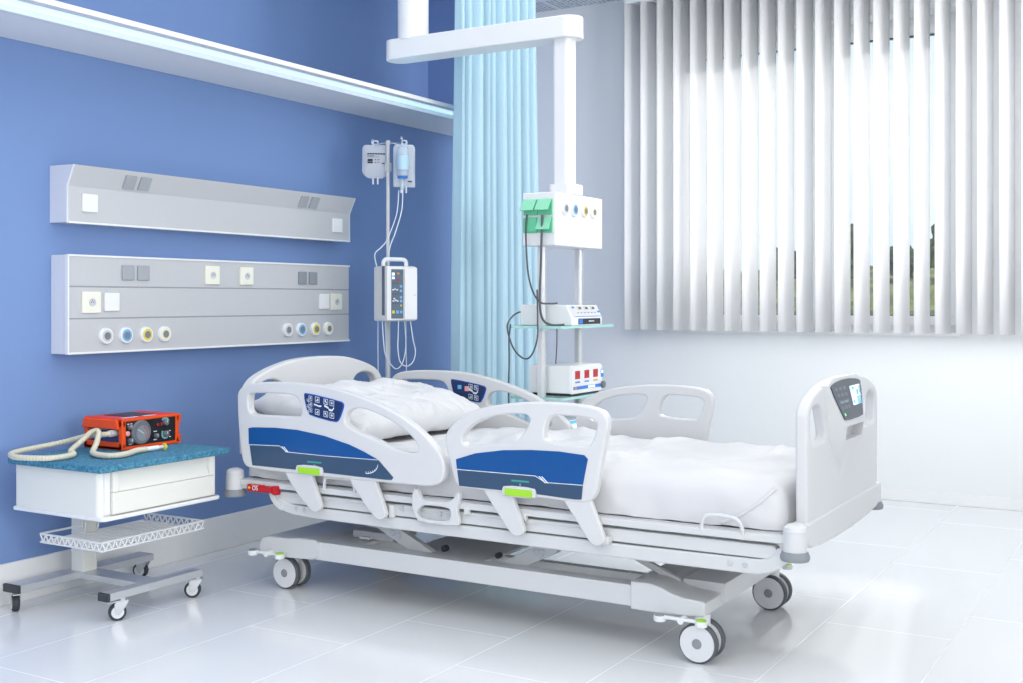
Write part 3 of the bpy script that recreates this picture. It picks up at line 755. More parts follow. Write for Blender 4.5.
for k in range(5): b.bm.faces.new([b.bm.verts.new(fn(*p)) for p in ((.945, .12 + .1 * k), (.965, .12 + .1 * k), (.965, .17 + .1 * k), (.945, .17 + .1 * k))])
b._tag(n0); b.m = 2; n0 = len(b.bm.faces)
b.bm.faces.new([b.bm.verts.new(fn(*p)) for p in ((.10, .80), (.16, .80), (.16, .87), (.10, .87))]); b._tag(n0)
b.build('control_panel', ['phone', 'phonekey', 'ledgreen'], fb)
b = MB(); n0 = len(b.bm.faces); fn = lambda a, c: qp(a, c, .0048)
b.bm.faces.new([b.bm.verts.new(fn(*p)) for p in ((.56, .13), (.91, .13), (.91, .66), (.56, .66))]); b._tag(n0); b.m = 1; n0 = len(b.bm.faces)
fn = lambda a, c: qp(a, c, .0052)
for s0, s1, t0, t1 in ((.76, .91, .44, .66), (.76, .84, .26, .40), (.86, .90, .18, .36), (.62, .70, .16, .24), (.60, .66, .52, .62)):
    b.bm.faces.new([b.bm.verts.new(fn(*p)) for p in ((s0, t0), (s1, t0), (s1, t1), (s0, t1))])
b._tag(n0); b.build('screen', ['lcd', 'lcdblue'], fb)

# ------------------------------------------------------------------ mattress in its sheet
def wrinkle(x, y):
    a = .0035 * noise.noise((x * 3.1 + y * 1.2, y * 2.1 - x * .8, 1.3)) + .0045 * noise.noise((x * 6 + y * 3.0, y * 2.0, 4.7))
    r = 1 - abs(noise.noise((x * 2.0 + y * 1.4, y * 1.3 - x * .9, 9.1))) * 2
    a += .007 * max(0, r - .55) * 2
    r = 1 - abs(noise.noise((x * 3.2 - y * 1.8, y * 1.1 + x * .7, 2.2))) * 2
    a += .005 * max(0, r - .6) * 2
    for k, (ax, ay, th_, sh) in enumerate(((1.5, 3.3, .62, 5.), (2.6, .9, .6, 8.), (4.2, 2.0, .64, 12.))):
        r = 1 - abs(noise.noise((x * ax + y * ay * .6, y * ay - x * .5, 3.1 + 2.7 * k))) * 2
        a += .006 * max(0, r - th_) * 2
    return a * 2.3
mt = thing('mattress', 'hospital mattress under a wrinkled white sheet on the bed', 'mattress', (1.70, YC, .446))
b = MB(); rows = []
X0, X1, A0, A1, Zb, Zt = .60, 2.795, 3.437, mir(3.437), .449, .579
NX = 190
for i in range(NX + 1):
    t = i / NX; x = X0 + (X1 - X0) * t
    e = min(x - X0, X1 - x); R = .07
    k = 0 if e > R else R - math.sqrt(max(0, R * R - (R - e) ** 2))
    ya, yb, zt = A0 + k * .6, A1 - k * .6, Zt - k * .9
    hz = .03 * max(0, min(1, (1.15 - x) / .5)) ** 1.5         # slightly raised back section
    zt += hz
    row = []
    prof = [(ya + .004, Zb)] + [(ya, Zb + (zt - .05 - Zb) * j / 7) for j in range(8)]
    prof += [(ya + .05 - .05 * math.cos(q), zt - .05 + .05 * math.sin(q)) for q in (PI / 12 * j for j in range(1, 6))]
    prof += [(ya + .05 + (yb - ya - .10) * j / 56, zt) for j in range(57)]
    prof += [(yb - .05 + .05 * math.sin(q), zt - .05 + .05 * math.cos(q)) for q in (PI / 12 * j for j in range(1, 6))]
    prof += [(yb, Zb + (zt - .05 - Zb) * (7 - j) / 7) for j in range(8)] + [(yb - .004, Zb)]
    for y, z in prof:
        up = max(0, min(1, (z - Zb) / .02))
        edge = max(0, min(1, (z - (zt - .06)) / .06))
        dz = wrinkle(x, y) * edge * (.25 + .75 * max(0, min(1, (x - 1.1) / .25)))
        dy = 0
        if z < zt - .01:
            s = noise.noise((x * 9, z * 3, y)) * .006 + noise.noise((x * 22, z * 5, 3)) * .0025
            rg = 1 - abs(noise.noise((x * 3.2 + z * 4.5, z * 2.0, 6.3))) * 2
            s += .007 * max(0, rg - .55) * 2 * min(1, (zt - z) / .03)
            dy = -s if y < YC else s
        zz = z + dz + (0 if up else .004 * noise.noise((x * 7, 0, 5)) + .003 * noise.noise((x * 17, 2, 5)))
        row.append((x, y + dy, zz))
    rows.append(row)
R = b.grid(rows); n0 = len(b.bm.faces); b.bm.faces.new(R[0]); b.bm.faces.new(R[-1][::-1]); b._tag(n0)
b.build('sheet', 'sheet', mt, 80)
b = MB(); b.tube([(2.765, 3.455, .575), (2.72, 3.436, .53), (2.66, 3.433, .487), (2.60, 3.435, .458)], .006, 8, 6); b.build('folded_corner', 'sheet', mt, 80)

# ------------------------------------------------------------------ pillow
b = MB(); NU, NV = 90, 120
L_, W_, H_ = .86, .58, .080
yaw, pit = math.radians(-3), math.radians(9)
Rm = Matrix.Rotation(yaw, 3, 'Z') @ Matrix.Rotation(pit, 3, 'Y')
pc = Vector((.895, 3.90, .682))
def pillow_pt(u, v, s):
    # u across (-1..1, x), v along (-1..1, y)
    cu, cv = abs(u), abs(v)
    px = u * W_ / 2 * (1 - .10 * (1 - cv ** 2) * 0 - .06 * (1 - cv * cv) * cu ** 4 - 0) * (1 + .05 * cv ** 3)
    py = v * L_ / 2 * (1 - .05 * (1 - cu * cu) * cv ** 4)
    h = ((1 - cu ** 4) ** .5) * ((1 - cv ** 6.0) ** .5)
    wr = .010 * noise.noise((u * 2.5 + v, v * 2, s)) + .010 * noise.noise((u * 2.2 - v * 4.2, v * 7 + u * 1.5, s * 2 + 5))
    rdg = 1 - abs(noise.noise((u * 1.6 + v * 1.2, v * 6.5 - u * 2.8, s + 3))) * 2.4
    wr += .010 * max(0, rdg - .45) * 1.8
    if s > 0: wr *= 1.5
    z = s * h * H_ * (1.05 if s > 0 else 1.0) + wr * h ** .5
    return pc + Rm @ Vector((px, py, z))
for s in (1, -1):
    rows = [[pillow_pt(-1 + 2 * i / NU, -1 + 2 * j / NV, s) for j in range(NV + 1)] for i in range(NU + 1)]
    if s < 0: rows = [[Vector((p.x, p.y, max(p.z, .606 + .034 * max(0, min(1, (1.15 - p.x) / .5)) ** 1.5))) for p in r] for r in rows]
    b.grid(rows)
bmesh.ops.remove_doubles(b.bm, verts=b.bm.verts, dist=.0008)
tag(b.build('pillow', 'sheet', None, 80), 'plump white creased pillow lying at the head of the bed', 'pillow')

# ================================================================== instrument cart
ca = thing('medical_cart', 'white instrument cart with blue speckled top and wire basket by the blue wall', 'cart', (.33, 3.03, 0))
MB().box(.14, .64, 2.70, 3.322, .553, .577, .006, 3).build('work_top', 'mat', ca)
def pill(x0, x1, y0, y1, r): return rrect(x0, x1, y0, y1, r)
b = MB(); b.plate([rrect(.138, .600, 2.728, 3.272, .022)], lambda a, c, d: Vector((a, c, .4735 + d)), .159, .003); b.build('cabinet', 'warm', ca)
b = MB(); b.plate([rrect(.132, .628, 2.722, 3.285, .02)], lambda a, c, d: Vector((a, c, .389 + d)), .014, .004); b.build('base_rim', 'white', ca)
b = MB(); b.plate([[(.590, .402), (.619, .402), (.619, .474), (.616, .477), (.590, .477)]], lambda a, c, q: Vector((a, 3.014 + q, c)), .484, .001)
d = b.build('drawer', 'warm', ca)
b = MB(); b.plate([[(.590, .479), (.619, .479), (.614, .492), (.603, .512), (.601, .549), (.590, .549)]], lambda a, c, q: Vector((a, 3.014 + q, c)), .430, .001)
for y in (2.784, 3.244): b.plate([[(.590, .479), (.619, .479), (.619, .51), (.616, .549), (.590, .549)]], lambda a, c, q: Vector((a, y + q, c)), .024, .001)
b.build('drawer_grip', 'warm', d)
MB().box(.602, .607, 3.249, 3.253, .520, .545).build('lock_slot', 'dark', d)
MB().box(.590, .610, 2.745, 2.770, .40, .55, .006).build('corner_post', 'white', ca); MB().box(.590, .608, 3.258, 3.272, .40, .55, .004).build('corner_post', 'white', ca)
MB().box(.12, .188, 2.995, 3.062, .10, .385, .004).build('column', 'warm', ca)
MB().box(.09, .175, 2.73, 3.36, .078, .106, .003).build('base_bar', 'steel', ca)
MB().box(.50, .552, 2.815, 3.262, .078, .106, .003).build('base_bar', 'steel', ca)
MB().box(.17, .505, 2.985, 3.075, .080, .104, .003).build('base_bar', 'steel', ca)
MB().box(.089, .176, 2.718, 2.732, .077, .107, .003).build('end_cap', 'darktyre', ca); MB().box(.499, .553, 2.804, 2.817, .077, .107, .003).build('end_cap', 'darktyre', ca)
def cart_caster(x, y, ang):
    R, q = .031, math.radians(ang); d = Vector((math.cos(q), math.sin(q), 0)); s = Vector((-math.sin(q), math.cos(q), 0)); c = Vector((x, y, R))
    ax = (s, d, Vector((0, 0, 1)))
    b = MB(); b.lathe([(.012, .066), (.012, .080)], (x - d.x * .018, y - d.y * .018, 0), 'z', 16)
    for k in (-1, 1):
        b.plate([chaikin([(-.038, .072), (.012, .072), (.010, .03), (.004, .022), (-.008, .022), (-.03, .055)], 1)], lambda a, e, t: Vector((x, y, e)) + d * a + s * (k * .0165 + t), .003, .0006, 1)
    b.rot_box((x - d.x * .012, y - d.y * .012, .0705), (.05, .036, .005), Matrix.Rotation(q, 3, 'Z'), .001)
    b.rot_box((x + d.x * .022, y + d.y * .022, .067), (.03, .026, .004), Matrix.Rotation(q, 3, 'Z'), .001)
    o = b.build('caster', 'steel', ca)
    b = MB(); b.lathe([(R - .005, -.013), (R, -.009), (R, .009), (R - .005, .013)], c, ax, 30)
    b.m = 1; b.lathe([(R - .009, -.0138), (R - .009, .0138)], c, ax, 24); b.m = 2; b.lathe([(.006, -.019), (.006, .019)], c, ax, 14)
    b.build('wheel', ['darktyre', 'hub', 'steel'], o)
cart_caster(.112, 2.755, -30); cart_caster(.535, 2.862, 235); cart_caster(.528, 3.232, 215); cart_caster(.105, 3.352, 200)
# wire basket
b = MB(); BX0, BX1, BY0, BY1, z0, z1 = .175, .512, 2.815, 3.305, .252, .282
for z, r in ((z0, .0038), (z1, .0042)):
    P = [(BX0, BY0, z), (BX1, BY0, z), (BX1, BY1, z), (BX0, BY1, z), (BX0, BY0, z)]
    for p, q in zip(P, P[1:]): b.tube([p, q], r, 8)
def zig(p, q, n):
    p, q = Vector(p), Vector(q); pts = []
    for k in range(2 * n + 1):
        v = p.lerp(q, k / (2 * n)); pts.append((v.x, v.y, z0 if k % 2 else z1))
    for a, c in zip(pts, pts[1:]): b.tube([a, c], .003, 6)
zig((BX1, BY0, 0), (BX1, BY1, 0), 17); zig((BX0, BY0, 0), (BX1, BY0, 0), 11); zig((BX0, BY1, 0), (BX1, BY1, 0), 11)
for k in range(1, 12):
    x = BX0 + (BX1 - BX0) * k / 12; b.tube([(x, BY0, z0), (x, BY1, z0)], .0034, 6)
for y in (2.97, 3.15): b.tube([(BX0, y, z0 - .004), (BX1, y, z0 - .004)], .003, 6)
for y in (3.0, 3.06): b.tube([(.19, y, z0), (.20, y, .30)], .004, 6)
b.build('wire_basket', 'white', ca)

# ------------------------------------------------------------------ orange ventilator on the cart
vt = thing('portable_ventilator', 'orange portable medical ventilator with black control face and round gauge on blue cart top', 'ventilator', (.26, 3.17, .577))
vx0, vx1, vy0, vy1, vz0, vz1 = .150, .366, 3.030, 3.318, .5785, .698
MB().box(vx0 + .012, vx1 - .014, vy0 + .016, vy1 - .016, vz0 + .014, vz1 - .010, .004).build('body', 'smoke', vt)
MB().box(vx1 - .018, vx1 - .004, vy0 + .016, vy1 - .016, vz0 + .012, vz1 - .012, .002).build('control_face', 'black', vt)
b = MB()
# top shell with sloped sides, bottom shell with chamfered corners
def shell(lo):
    if lo: sec = [(vz0, .006), (vz0 + .010, 0), (vz0 + .030, 0)]
    else: sec = [(vz1 - .034, -.004), (vz1 - .008, .006), (vz1, .014)]
    rows = []
    for z, k in sec: rows.append([(x, y, z) for x, y in rrect(vx0 + k, vx1 - k, vy0 + k, vy1 - k, .010, 3)])
    R = b.grid(rows, True); n0 = len(b.bm.faces); b.bm.faces.new(R[0]); b.bm.faces.new(R[-1]); b._tag(n0)
# left side and right side guards, leaving the front open
for y, s in ((vy0, 1), (vy1, -1)):
    for za, zb in ((vz0, vz0 + .028), (vz1 - .034, vz1 - .002)):
        b.plate([[(vx0, za), (vx1 - .012, za), (vx1, za + .006), (vx1, zb - .006), (vx1 - .012, zb), (vx0, zb)]], lambda a, c, d: Vector((a, y + s * .009 + d, c)), .018, .003)
    b.box(vx1 - .022, vx1, min(y, y + s * .020), max(y, y + s * .020), vz0 + .004, vz1 - .006, .005)
b.box(vx1 - .022, vx1, vy0, vy1, vz1 - .012, vz1 - .001, .003); b.box(vx1 - .022, vx1, vy0, vy1, vz0, vz0 + .012, .003)
b.box(vx0, vx0 + .02, vy0, vy1, vz0, vz1 - .002, .004); b.box(vx0, vx1 - .004, vy0, vy1, vz0, vz0 + .014, .003)
for za, zb in ((vz1 - .036, vz1 - .004), (vz0 + .002, vz0 + .034)):
    b.plate([[(vx1 - .05, za), (vx1 - .002, za), (vx1 - .002, zb), (vx1 - .05, zb)]], lambda a, c, d: Vector((a, vy1 + .005 + d, c)), .012, .003)
for za, zb in ((vz1 - .040, vz1 - .006),):
    b.plate([[(vx0 - .004, za), (vx1 - .016, za), (vx1 - .026, zb), (vx0 + .008, zb)]], lambda a, c, d: Vector((a, vy0 - .003 + d, c)), .012, .003)
b.build('guard_frame', 'orange', vt)
b = MB(); b.box(vx0, vx1 - .002, vy0 + .002, vy1 - .002, vz1 - .010, vz1, .003); b.build('top_cover', 'orangered', vt)
b = MB(); b.box(vx0 + .03, vx1 - .045, vy0 + .07, vy1 - .085, vz1, vz1 + .0015, .0005); b.m = 1
for k in range(3): b.box(vx0 + .05, vx1 - .05, vy0 + .105 + .035 * k, vy0 + .112 + .035 * k, vz1 + .0015, vz1 + .0018)
b.m = 2; b.box(vx1 - .038, vx1 - .024, vy0 + .03, vy0 + .10, vz1, vz1 + .001); b.box(vx1 - .038, vx1 - .024, vy0 + .13, vy0 + .19, vz1, vz1 + .001)
b.build('top_label', ['black', 'gauge', 'icon'], vt)
fx = vx1 - .004
gy, gz = 3.122, .640
b = MB(); b.lathe([(.047, 0), (.047, .006), (.042, .010), (.040, .008)], (fx, gy, gz), 'x', 40); b.m = 1; b.lathe([(.0405, .004), (.0405, .0086)], (fx, gy, gz), 'x', 40)
b.m = 2; b.lathe([(.030, .004), (.030, .0090)], (fx, gy + .004, gz - .004), 'x', 36)
b.m = 3; b.rot_box((fx + .0094, gy - .006, gz + .004), (.0006, .036, .0018), Matrix.Rotation(math.radians(-32), 3, 'X'))
b.m = 4
for k in range(7):
    t = math.radians(-45 + 20 * k); b.rot_box((fx + .0094, gy + .004 + .023 * math.cos(t), gz - .004 + .023 * math.sin(t)), (.0006, .007, .003), Matrix.Rotation(t, 3, 'X'))
b.build('gauge', ['gauge', 'gauge', 'gaugeface', 'icon', 'red'], vt)
def knob(y, z, r, ring=None, arc=None):
    b = MB(); b.lathe([(r, 0), (r, .010), (r * .8, .013)], (fx, y, z), 'x', 22)
    b.m = 1; b.box(fx + .013, fx + .0136, y - .001, y + .001, z, z + r * .8)
    b.m = 2
    if arc:
        for k in range(arc[2]):
            t = math.radians(arc[0] + (arc[1] - arc[0]) * k / (arc[2] - 1)); b.rot_box((fx + .0008, y + r * 1.45 * math.cos(t), z + r * 1.45 * math.sin(t)), (.001, .007, .006), Matrix.Rotation(t, 3, 'X'))
    b.build('knob', ['gauge', 'icon', 'cyanprint'], vt)
knob(3.246, .667, .012, arc=(20, 130, 6)); knob(3.247, .622, .012, arc=(150, 300, 7)); knob(3.069, .664, .010); knob(3.071, .611, .011); knob(3.198, .619, .009)
b = MB()
for y, z, w_, h_ in ((3.209, .661, .010, .010), (3.228, .662, .007, .012), (3.259, .631, .006, .006), (3.069, .680, .006, .003)): b.box(fx, fx + .001, y - w_ / 2, y + w_ / 2, z - h_ / 2, z + h_ / 2)
b.m = 1
for y, z, w_ in ((3.195, .636, .016), (3.195, .604, .016), (3.27, .632, .008), (3.271, .608, .008), (3.245, .604, .006), (3.072, .598, .014), (3.062, .676, .008), (3.078, .676, .008)): b.box(fx, fx + .001, y - w_ / 2, y + w_ / 2, z - .0016, z + .0016)
b.m = 2; b.box(fx, fx + .001, 3.228, 3.236, .675, .682)
b.build('printed_marks', ['red', 'icon', 'blueprint'], vt)
b = MB(); b.lathe([(.010, 0), (.010, .006), (.006, .010)], (fx, 3.057, .640), 'x', 20); b.build('alarm_lamp', 'pinklight', vt)
b = MB(); b.box(vx0 + .05, vx0 + .12, vy0 + .0135, vy0 + .0165, .650, .655, .0005); b.build('side_label', 'hubcap', vt)
b = MB(); b.lathe([(.013, -.02), (.013, .012), (.011, .016)], (.318, vy0, .642), 'y', 20); b.build('port', 'gasgrey', vt)

# breathing hose: ribbed, from the side port round the top and back to the front
hp = [(.318, 3.028, .642), (.314, 2.995, .641), (.300, 2.972, .640), (.262, 2.958, .636), (.215, 2.952, .625), (.165, 2.945, .612), (.132, 2.89, .601), (.128, 2.82, .596), (.134, 2.76, .593), (.16, 2.705, .591), (.205, 2.672, .590),
      (.265, 2.655, .590), (.33, 2.672, .590), (.375, 2.70, .590), (.385, 2.755, .590), (.366, 2.805, .590), (.340, 2.828, .590), (.318, 2.838, .590), (.300, 2.850, .594), (.296, 2.872, .607), (.298, 2.91, .632), (.302, 2.935, .652), (.312, 2.952, .659), (.325, 2.955, .652), (.338, 2.940, .632), (.352, 2.92, .612),
      (.372, 2.890, .594), (.405, 2.866, .590), (.455, 2.848, .590), (.500, 2.850, .590), (.522, 2.880, .590), (.515, 2.928, .590), (.492, 2.972, .590), (.476, 3.01, .590), (.476, 3.05, .590)]
def hlen(P): return sum((b_ - a_).length for a_, b_ in zip(P, P[1:]))
P = catmull([Vector(p) for p in hp], 26); Ltot = hlen(P)
hs = thing('breathing_hose', 'cream ribbed breathing hose looped on the blue cart top, plugged into orange ventilator', 'hose', (.3, 2.85, .578))
b = MB(); nr = Ltot / .0085
b.tube(P, .010, 12, radii=lambda t: .0098 + .0011 * math.sin(2 * PI * nr * t)); b.build('ribbed_tube', 'hose', hs, 60)
b = MB(); b.tube([(.476, 3.045, .590), (.478, 3.075, .5905), (.482, 3.10, .591)], .0085, 14); b.m = 1; b.tube([(.482, 3.095, .591), (.490, 3.135, .592)], .0065, 14)
b.build('mouth_connector', ['white', 'gasgrey'], hs)
b = MB(); dv = Vector((.2, 1, 0)).normalized(); b.lathe([(.009, -.004), (.0135, -.003), (.0135, .003), (.009, .004)], (.489, 3.125, .592), (dv, Vector((0, 0, 1)), dv.cross(Vector((0, 0, 1)))), 20); b.build('yellow_cap', 'yellow', hs)

# ================================================================== drip stand
iv = thing('iv_stand', 'slim white drip stand with curled top hooks standing behind the bed head', 'drip stand', (.35, 4.73, 0))
b = MB(); b.tube([(.35, 4.73, .09), (.35, 4.73, 1.30)], .0125, 16); b.build('lower_pole', 'frame', iv)
b = MB(); b.tube([(.35, 4.73, 1.28), (.35, 4.73, 1.95)], .009, 16); b.lathe([(.012, 1.935), (.012, 1.955), (.008, 1.958)], (.35, 4.73, 0), 'z', 16); b.box(.340, .363, 4.715, 4.745, 1.80, 1.845, .003); b.build('upper_pole', 'frame', iv)
for dx, dy in ((-.085, -.02), (.10, -.02), (.055, .04), (-.05, .06)):
    b = MB(); L2 = math.hypot(dx, dy); ux, uy = dx / L2, dy / L2
    pts = [(0, 1.947), (.35, 1.944), (.7, 1.938), (.92, 1.935), (1.0, 1.942), (1.03, 1.955), (.99, 1.966), (.92, 1.966)]
    b.tube([(.35 + ux * L2 * a, 4.73 + uy * L2 * a, z) for a, z in pts], .0028, 8, 6); b.build('hook', 'chrome', iv)
b = MB(); b.lathe([(.035, .075), (.035, .12), (.02, .13)], (.35, 4.73, 0), 'z', 20); b.build('base_hub', 'frame', iv)
for k in range(5):
    a = 2 * PI * k / 5 + .3; b = MB(); b.tube([(.35, 4.73, .095), (.35 + .26 * math.cos(a), 4.73 + .26 * math.sin(a), .075)], .013, 10); o = b.build('leg', 'frame', iv)
    q = (.35 + .26 * math.cos(a), 4.73 + .26 * math.sin(a)); b = MB(); b.lathe([(.02, -.011), (.026, -.008), (.026, .008), (.02, .011)], (q[0], q[1], .026), 'x', 20); b.tube([(q[0], q[1], .03), (q[0], q[1], .075)], .006, 8); b.build('caster', 'darktyre', o)

VR, VU = Vector((.8, -.6, 0)).normalized(), Vector((0, 0, 1))    # bags hang square to the room's open side
def bag(label, c, w_, h_, yaw, marks, long_=False):
    q = math.radians(yaw); rx = Vector((math.cos(q), math.sin(q), 0)); ny = Vector((math.sin(q), -math.cos(q), 0)); c = Vector(c)
    t = thing('iv_bag', label, 'drip bag', c)
    rows = []; out = []
    def half(v):        # half width down the bag, v 0 top .. 1 bottom
        if v < .08: return .80 + .2 * math.sqrt(v / .08)
        if long_: return 1.0
        if v > .74: return (1.04) * math.sqrt(max(.16, 1 - ((v - .74) / .30) ** 2))
        return 1 + .04 * v
    b = MB()
    for s in (1, -1):
        rows = []
        for i in range(19):
            v = i / 18; row = []
            for j in range(13):
                u = j / 12 * 2 - 1; th_ = .020 * (1 - u * u) ** .6 * (math.sin(PI * min(1, .08 + v * .92)) ** .7) * (.6 + .6 * v)
                row.append(c + rx * (u * w_ / 2 * half(v)) + VU * (-(v * h_)) + ny * (s * th_))
            rows.append(row)
        b.grid(rows)
    bmesh.ops.remove_doubles(b.bm, verts=b.bm.verts, dist=.0004)
    b.build('pouch', 'bag', t, 80)
    b = MB()
    b.plate([rrect(-.017, .017, -.002, .024, .010), rrect(-.008, .008, .006, .017, .005)], lambda a, e, d: c + rx * a + VU * e + ny * d, .003, .0006, 1); b.build('hanger_tab', 'bag', t)
    for dx in ((-.012, .012) if not long_ else (-.015, .01)):
        b = MB(); p = c + rx * dx + VU * (-h_); b.tube([p + VU * .004, p - VU * .030], .0045, 8); b.build('port', 'white', t)
    b = MB()
    for u0, u1, v0, v1 in marks:
        P4 = [c + rx * (u * w_ / 2) + VU * (-v * h_) + ny * (.0235 * (1 - u * u) ** .6 * (.6 + .6 * v) * (math.sin(PI * min(1, .08 + v * .92)) ** .7) + .0015) for u, v in ((u0, v0), (u1, v0), (u1, v1), (u0, v1))]
        n0 = len(b.bm.faces); b.bm.faces.new([b.bm.verts.new(p) for p in P4]); b._tag(n0)
    b.build('print', 'dark', t)
mk = [(-.62 + .20 * k, -.62 + .20 * k + .17, .255, .295) for k in range(8) if k < 8]
mk = [m for m in mk if m[1] < .95] + [(-.62, -.1, .33, .345), (-.62, .3, .365, .375), (-.6, -.2, .43, .50), (-.6, -.2, .51, .56), (-.05, .08, .44, .46), (.18, .32, .44, .46), (-.05, .08, .52, .54), (.2, .3, .52, .54), (.5, .8, .55, .575)]
bag('clear drip bag with black print hanging left of the drip stand pole', (.280, 4.718, 1.938), .130, .170, 36, mk)
mk2 = [(-.38, -.12, .32 + .045 * k, .35 + .045 * k + (.008 if k % 2 else 0)) for k in range(8)] + [(.3, .7, .86, .885)]
bag('long narrow drip bag with vertical black print hanging right of the pole', (.428, 4.762, 1.935), .11, .215, 42, mk2, True)
# drip bottle
tb = thing('drip_bottle', 'clear drip bottle with pale blue label hanging at the right hook', 'drip bottle', (.452, 4.712, 1.76))
b = MB(); b.lathe([(.010, 1.752), (.022, 1.762), (.030, 1.775), (.031, 1.90), (.026, 1.915), (.010, 1.920), (.008, 1.932)], (.455, 4.712, 0), 'z', 28); b.build('bottle', 'fluid', tb)
b = MB(); b.lathe([(.0315, 1.80), (.0318, 1.802), (.0318, 1.868), (.0315, 1.87)], (.455, 4.712, 0), 'z', 28); b.build('label', 'palelabel', tb)
b = MB(); b.lathe([(.024, 1.758), (.027, 1.764), (.027, 1.770), (.024, 1.772)], (.455, 4.712, 0), 'z', 24); b.build('cap_ring', 'blueprint', tb)
b = MB(); b.lathe([(.008, 1.70), (.010, 1.71), (.010, 1.745), (.006, 1.752)], (.455, 4.712, 0), 'z', 18); b.build('drip_chamber', 'fluid', tb)

# ------------------------------------------------------------------ infusion pump on the pole
pq = math.radians(62); prx = Vector((math.cos(pq), math.sin(pq), 0)); pny = Vector((math.sin(pq), -math.cos(pq), 0)); pc0 = Vector((.434, 4.630, 1.045))
RZ = Matrix.Rotation(pq, 3, 'Z')
def pp(a, d, e): return pc0 + prx * a + pny * d + VU * e
ip = thing('infusion_pump', 'white infusion pump with carry handle and coloured keypad clamped to drip stand', 'infusion pump', (.434, 4.630, 1.045))
def pbox(b, a0, a1, d0, d1, e0, e1, bev=.003): b.rot_box(pp((a0 + a1) / 2, (d0 + d1) / 2, (e0 + e1) / 2), (a1 - a0, d1 - d0, e1 - e0), RZ, bev)
b = MB(); pbox(b, -.045, .118, -.09, .055, .0, .272, .008); pbox(b, -.045, .118, .050, .066, .004, .268, .005); b.build('housing', 'white', ip)
b = MB(); pbox(b, .047, .117, .064, .074, .008, .264, .004); b.m = 1; pbox(b, .098, .106, .074, .0746, .128, .131, .0002); b.build('door', ['white', 'hubcap'], ip)
b = MB(); pbox(b, -.049, -.043, .015, .04, .03, .272, .001); b.build('side_groove', 'pumpface', ip)
b = MB(); b.tube([pp(*p) for p in ((-.038, .01, .268), (-.038, .01, .29), (-.030, .01, .302), (-.015, .01, .306), (.060, .01, .306), (.078, .01, .302), (.086, .01, .29), (.086, .01, .268))], .0105, 12, 6); b.build('handle', 'white', ip)
b = MB(); pbox(b, -.022, .043, .064, .070, .014, .256, .002)
cols = ['pumpface', 'lcd', 'orangeled', 'red', 'gasblue', 'yellow', 'icon', 'dark']
def key(a, e, w_, h_, m): b.m = m; pbox(b, a - w_ / 2, a + w_ / 2, .0695, .0712, e - h_ / 2, e + h_ / 2, .0004)
key(-.013, .232, .014, .014, 1); key(-.013, .213, .014, .012, 1); key(.014, .235, .012, .008, 2); key(.014, .203, .012, .008, 3)
for e in (.172, .15, .118, .10): key(.029, e, .012, .012, 4)
for a, e in ((-.014, .155), (-.004, .158), (.008, .155), (-.012, .10), (.0, .104), (.010, .10), (-.008, .112)): key(a, e, .009, .006, 6)
key(.029, .078, .008, .008, 5); key(-.012, .046, .013, .015, 5); key(.010, .046, .014, .014, 4); key(.030, .046, .013, .013, 4)
for e in (.188, .135, .09): key(.0, e, .034, .002, 7)
b.build('keypad', cols, ip)
b = MB(); pbox(b, .015, .085, -.107, -.089, .10, .16, .004); b.build('pole_clamp', 'dark', ip)
def line(label, pts, r=.0028, m='tube', cat='tube', name='drip_tube', group=None, sm=10):
    b = MB(); b.tube(pts, r, 8, sm); return tag(b.build(name, m), label, cat, group)
line('thin drip line from the left hanging bag down to the pump handle', [(.425, 4.72, 1.70), (.422, 4.705, 1.58), (.420, 4.63, 1.45), (.405, 4.60, 1.41), (.385, 4.575, 1.375), (.39, 4.585, 1.312)])
line('thin drip line from the bottle drip chamber to the top of the pump', [(.455, 4.712, 1.70), (.458, 4.70, 1.60), (.450, 4.66, 1.49), (.440, 4.63, 1.42), (.436, 4.62, 1.36), (.432, 4.625, 1.312)])
line('outermost looped drip line under the pump, hanging to left', [pp(-.03, -.02, 0), pp(-.032, .0, -.10), pp(-.025, .01, -.17), pp(.01, .01, -.222), pp(.04, .01, -.235), pp(.07, .01, -.20), pp(.09, .0, -.12), pp(.092, -.02, 0)])
line('wide looped drip line under the pump, hanging to right', [pp(.10, .03, 0), pp(.11, .04, -.09), pp(.118, .05, -.15), pp(.10, .06, -.20), pp(.065, .06, -.222), pp(.03, .06, -.20), pp(.022, .05, -.14), pp(.028, .04, -.07), pp(.03, .04, 0)])
line('straight drip line hanging at the left edge of the pump', [pp(-.03, -.07, 0), pp(-.03, -.07, -.15), pp(-.028, -.07, -.33)], .0024)
line('straight drip line hanging at the right edge of the pump', [pp(.11, -.04, 0), pp(.106, -.03, -.15), pp(.11, -.03, -.33)], .0024)
line('drip line hanging close along the stand pole under the pump', [pp(.0, -.05, 0), pp(.006, -.05, -.12), pp(.01, -.04, -.22), pp(.012, -.04, -.33)], .0024)

